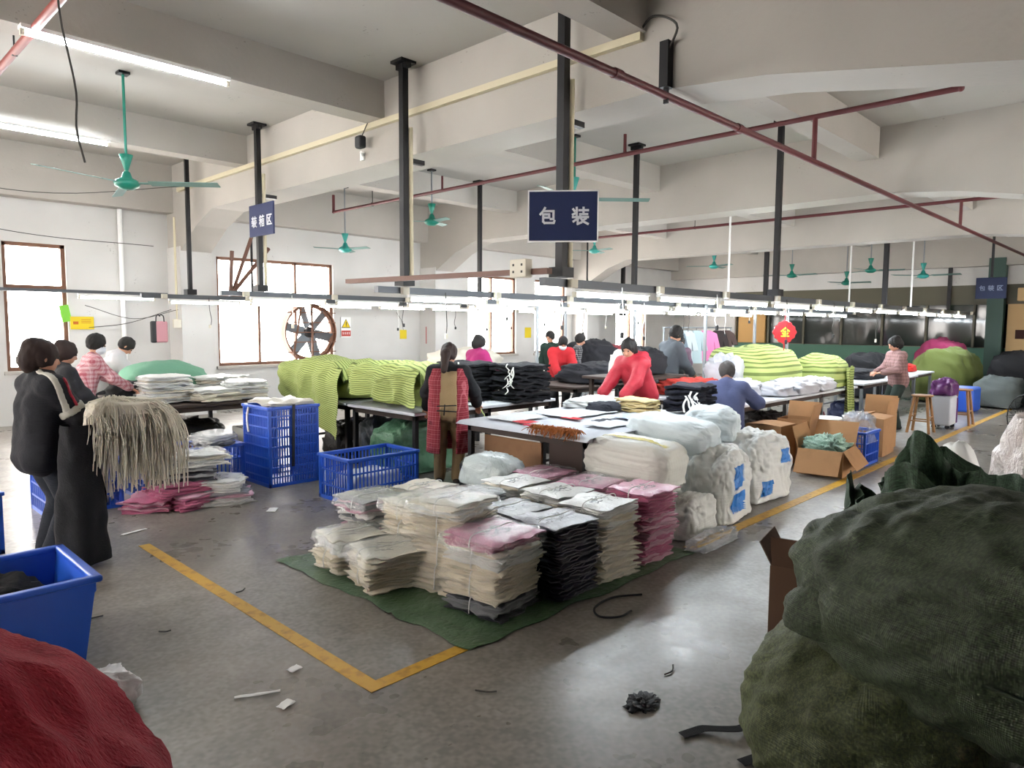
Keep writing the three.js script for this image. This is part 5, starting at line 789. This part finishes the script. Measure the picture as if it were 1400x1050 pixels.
  const legEnd = o.bottomTo ?? 1, tro = [[add(pel, [-.055, .0, 0]), add(pel, [.055, 0, 0]), .112, .112], ...legs.flatMap(([p, e, w]) => [[p, e, .094, .07], [e, add(e, sub(w, e), .96), .07, .058]])];
  const [tlo, thi] = bounds(tro, .05); obj('trousers', sdfMesh(wrk(capF(tro, .03, .008)), tlo, thi, cell * .9, 1), o.bottom, t);
  for (const [, , w] of legs) { const f = [[add(w, [0, -.025, -.035]), add(w, [0, -.032, .14]), .044, .039]], [lo, hi] = bounds(f, .02); obj('shoe', sdfMesh((x, y, z) => Math.max(capF(f, .01)(x, y, z), w[1] - .07 + .005 - y), lo, hi, .014), o.shoes ?? M.black, t); }
  const puff = o.puff ?? .016, hem = o.hem ?? .02, topC = [...torso.map(([p, q, ra, rb], i) => [i < 2 ? add(p, spine, -hem) : p, q, ra + (i < 2 ? .014 : 0), rb]), ...arms.flatMap(([p, e, w]) => [[p, e, .055, .047], [e, add(e, sub(w, e), .93), .047, .038]]), [add(neck, spine, -.05), add(neck, spine, .0), .06, .058]];
  const [lo2, hi2] = bounds(topC, .05 + puff); const topF = wrk(capF(topC, .035, puff), .01); const topM = obj(o.topName ?? 'jacket', sdfMesh(topF, lo2, hi2, cell * .9, 1), o.top, t);
  if (o.extra) o.extra(t, { topM, topF, lo2, hi2, arms, torso, pel, chest, neck, spine, head, HM, wrk, cell, legs, shY, sh });
  return t;
}
const plaid = (bg, l1, l2, n = 8, w = 128) => canvasTex(w, w, (c) => { c.fillStyle = bg; c.fillRect(0, 0, w, w); for (let i = 0; i < n; i++) { c.fillStyle = i % 2 ? l1 : l2; c.globalAlpha = .55; c.fillRect(i * w / n, 0, w / n * .3, w); c.fillRect(0, i * w / n, w, w / n * .3); c.globalAlpha = 1; } });
const plaidMat = (bg, l1, l2, rp = 3, n = 8) => { const t = plaid(bg, l1, l2, n); t.repeat.set(rp, rp); return new THREE.MeshStandardMaterial({ map: t, roughness: .9 }); };
const jeans = cloth(0x20242c), blackKnit = cloth(0x101116), khaki = cloth(0x9a8360), greyT = cloth(0x5a5c60), darkT = cloth(0x1b1c20);
// woman with the fringe
person({ x: 1.22, z: -5.78, ry: 1.75, h: 1.56, cell: .016, label: 'person in black jacket with white and red sleeve stripes holding white fringe', hair: 'bun', hairMat: M.hairBrown, lean: .06, headPitch: .1, headYaw: -.15, rh: [-.12, .98, .36], lh: [.16, .98, .36], top: cloth(0x14151c), bottom: jeans, puff: .035, hem: -.0 + .07, extra(t, k) {
  const strip = (off, w, mat, name, from, to) => { const [p, e] = k.arms[0]; const g = capF([[add(p, sub(e, p), from), add(p, sub(e, p), to), .055, .05]], .01, .041); const a0 = add(p, sub(e, p), from), d = nrm(sub(e, p)); obj(name, sdfMesh((x, y, z) => { const q = [x - a0[0], y - a0[1], z - a0[2]]; const al = dot3(q, d); return Math.max(g(x, y, z), Math.abs(al - off) - w); }, [p[0] - .2, e[1] - .2, Math.min(p[2], e[2]) - .2], [p[0] + .2, p[1] + .2, Math.max(p[2], e[2]) + .2], .014), mat, k.topM); };
  strip(.2, .028, S(0xb9b7ac), 'white_sleeve_band', 0, 1);
  const band = (name, off, w, y0, y1, mat) => obj(name, sdfMesh((x, y, z) => Math.max(k.topF(x, y, z) - .007, Math.abs(z - off - (1.4 - y) * .3) - w, y0 - y, y - y1, x + .045), [-.36, y0 - .03, -.2], [0, y1 + .03, .4], .011), mat, k.topM);
  band('white_shoulder_stripe', -.015, .022, 1.1, 1.44, S(0xb9b7ac)); band('red_shoulder_stripe', .055, .013, 1.13, 1.36, S(0x9c1f33));
} });
{ // fringe bundle and the black garment hanging below
  const r = rng(9), t = thing('fringe_bundle', 'thick bundle of cream white fringe held by the person in black', 'fringe', [1.62, 0, -5.52]); const st = [];
  for (let i = 0; i < 760; i++) { const a = r() * 6.283, rad = .03 + r() * .12, cx = (r() - .35) * .5, top = 1.13 + r() * .06 - Math.abs(cx) * .12, L = .16 + r() * .42 * (cx > -.12 ? 1 : .55), dx = (r() - .3) * .16, z = (r() - .5) * .22; st.push(tube([[cx * .5, top, z * .6], [cx + dx * .4, top - .02 - r() * .03, z + .08 * (r() - .3)], [cx * 1.15 + dx, top - .12 - L * .35, z * 1.2 + .1 * (r() - .3)], [cx * 1.2 + dx + (r() - .5) * .04, top - .1 - L, z * 1.25 + .06 * (r() - .5)]], .0032 + r() * .002, 6, 3)); }
  obj('strands', st, S(0xe4ddcd, { roughness: .85 }), t).userData.kind = 'stuff'; obj('core', lump(.46, .11, .24, { seed: 3, fold: .1, ridge: 1 }).translate(.05, 1.04, 0), S(0xdcd5c5), t);
  tag(obj('black_garment', thick(sheet(30, 40, (u, v) => { const a = u * 6.283, w = .11 + .05 * v + .02 * Math.sin(a * 4 + 1) * v; return [1.38 + Math.cos(a) * w * .95 + .02 * fbm3(u * 5, v * 4, 1), 1.0 - v * .97, -5.5 + Math.sin(a) * w * .8 + .02 * fbm3(u * 5, v * 4, 6)]; }), .006), blackKnit), 'long black garment hanging below the white fringe', 'garment');
}
person({ x: 2.4, z: -9.3, ry: 1.5, h: 1.58, label: 'person in red and white checked shirt and mask at the left table', hair: 'short', mask: true, lean: .3, rh: [-.14, .92, .5], lh: [.16, .92, .5], top: plaidMat('#b98a90', '#8f2f40', '#d9c3c4', 5), bottom: darkT, topName: 'shirt' });
person({ x: 1.88, z: -8.2, ry: 1.6, h: 1.5, label: 'person with brown hair mostly hidden behind the black jacket', hair: 'bun', hairMat: M.hairBrown, lean: .2, rh: [-.14, .86, .4], lh: [.16, .86, .4], top: cloth(0x26262a), bottom: darkT });
person({ x: 3.02, z: -10.85, ry: 1.3, h: 1.6, label: 'person in white hooded top bending over the left table', hair: 'short', lean: .62, headPitch: .5, rh: [-.14, .8, .62], lh: [.16, .8, .62], top: cloth(0xc6c4c6), bottom: darkT, puff: .035, topName: 'hooded_top', extra(t, k) { obj('hood', lump(.26, .14, .2, { seed: 5, fold: .08 }).translate(0, k.neck[1] - .08, k.neck[2] - .06), cloth(0xc6c4c6), k.topM); } });
// woman in the plaid vest
person({ x: 4.87, z: -5.64, ry: 2.3, h: 1.5, cell: .016, label: 'person in red plaid apron over black sleeves and khaki trousers', hair: 'pony', hairMat: M.hairBrown, lean: .14, headPitch: .3, headYaw: -.25, rh: [-.3, .9, .3], lh: [.28, .86, .26], top: blackKnit, bottom: khaki, shoes: S(0x2a2624), puff: .026, hem: -.1, topName: 'black_top', extra(t, k) {
  const body = capF([...k.torso.slice(0, 4).map(([p, q, ra, rb], i) => [i < 2 ? [p[0], .36, p[2]] : p, q, i < 2 ? ra + .03 : ra, rb])], 0.03, .056);
  const B = [[-.34, .3, -.3], [.34, 1.42, .4]]; const zc = y => k.pel[2] + Math.max(0, y - k.pel[1]) * Math.tan(.14);
  obj('plaid_apron', sdfMesh(k.wrk((x, y, z) => { const back = z < zc(y) + .03, open = back ? Math.abs(x + .02) - .085 : 9; return Math.max(body(x, y, z), -(body(x, y, z) + .02), .38 - y, y - 1.33, -open * (open < 9 ? 1 : 0) - (open < 9 ? 0 : 1)); }, .006), ...B, .0125), plaidMat('#7d1f2c', '#a2454f', '#c07a7e', 5), t);
  obj('khaki_back', sdfMesh((x, y, z) => Math.max(capF(k.torso.slice(0, 4), .03, .05)(x, y, z), z - zc(y), Math.abs(x + .02) - .098, .72 - y, y - 1.3), [-.22, .68, -.3], [.22, 1.34, .2], .014), khaki, t);
  obj('apron_strings', [bar([-.12, .93, -.2], [.1, .92, -.2], .012), bar([-.12, .86, -.2], [.1, .87, -.205], .012), bar([.01, .94, -.21], [.02, .82, -.21], .012)], M.black, t);
} });
person({ x: 7.6, z: -8.2, ry: 1.4, h: 1.53, label: 'person in bright pink quilted jacket in front of the window', hair: 'bun', lean: .25, rh: [-.14, .9, .42], lh: [.16, .9, .42], top: cloth(0xa32868), bottom: greyT, puff: .04, mask: true });
person({ x: 9.95, z: -8.4, ry: -.6, h: 1.56, label: 'person in red jacket and mask bending over the middle table', hair: 'short', lean: .45, headPitch: .5, mask: true, rh: [-.14, .85, .5], lh: [.16, .85, .5], top: cloth(0xb8242c), bottom: darkT, puff: .035 });
person({ x: 10.7, z: -8.7, ry: .8, h: 1.56, label: 'person in black and white patterned top beside the red jacket', hair: 'short', lean: .3, top: plaidMat('#3a3a3e', '#b9b6b6', '#17171a', 6), bottom: darkT });
person({ x: 10.9, z: -9.35, ry: -1.4, h: 1.6, label: 'person in dark green sleeves behind the red jacket worker', hair: 'short', lean: .25, top: cloth(0x1d332b), bottom: darkT });
person({ x: 7.55, z: -5.0, ry: -1.7, h: 1.6, label: 'person in red hooded coat with long black hair leaning over the table', hair: 'long', lean: .5, headPitch: .2, headYaw: .35, rh: [-.2, .86, .5], lh: [.16, .86, .5], top: cloth(0xa81d30, { roughness: .6 }), bottom: darkT, puff: .034, topName: 'coat', extra(t, k) { obj('hood', lump(.34, .2, .26, { seed: 6, fold: .08 }).translate(0, k.neck[1] - .1, k.neck[2] - .1), cloth(0xa81d30), k.topM); } });
person({ x: 9.6, z: -5.9, ry: 1.15, h: 1.72, label: 'person with black hair and grey jacket standing behind dark garments', hair: 'short', lean: .22, headPitch: .45, rh: [-.12, .9, .36], lh: [.14, .9, .36], top: cloth(0x4a4f55), bottom: darkT, puff: .025 });
person({ x: 7.72, z: -3.92, ry: 2.05, h: 1.66, sit: .43, cell: .016, label: 'person in blue sweater seated on a red stool, seen from behind', hair: 'short', hairMat: M.hairGrey, lean: .3, headPitch: .5, rh: [-.26, .86, .42], lh: [.3, .82, .4], top: cloth(0x4b5274), bottom: cloth(0x22222a), puff: .03, hem: .06, topName: 'sweater' });
person({ x: 12.95, z: -3.5, ry: -2.35, h: 1.54, label: 'person in pinkish tweed jacket and dark trousers beside the wooden stool', hair: 'bun', lean: .12, headPitch: .35, rh: [-.1, 1.0, .34], lh: [.1, 1.0, .34], top: plaidMat('#8a6a68', '#a88482', '#6a4d4c', 6, 6), bottom: cloth(0x22302b), puff: .02 });
person({ x: 13, z: -7.7, ry: -.8, h: 1.5, label: 'person mostly hidden behind piled garments by the clothes rack', hair: 'bun', lean: .3, top: cloth(0x5a4654), bottom: darkT });
renderer.render(scene, camera);
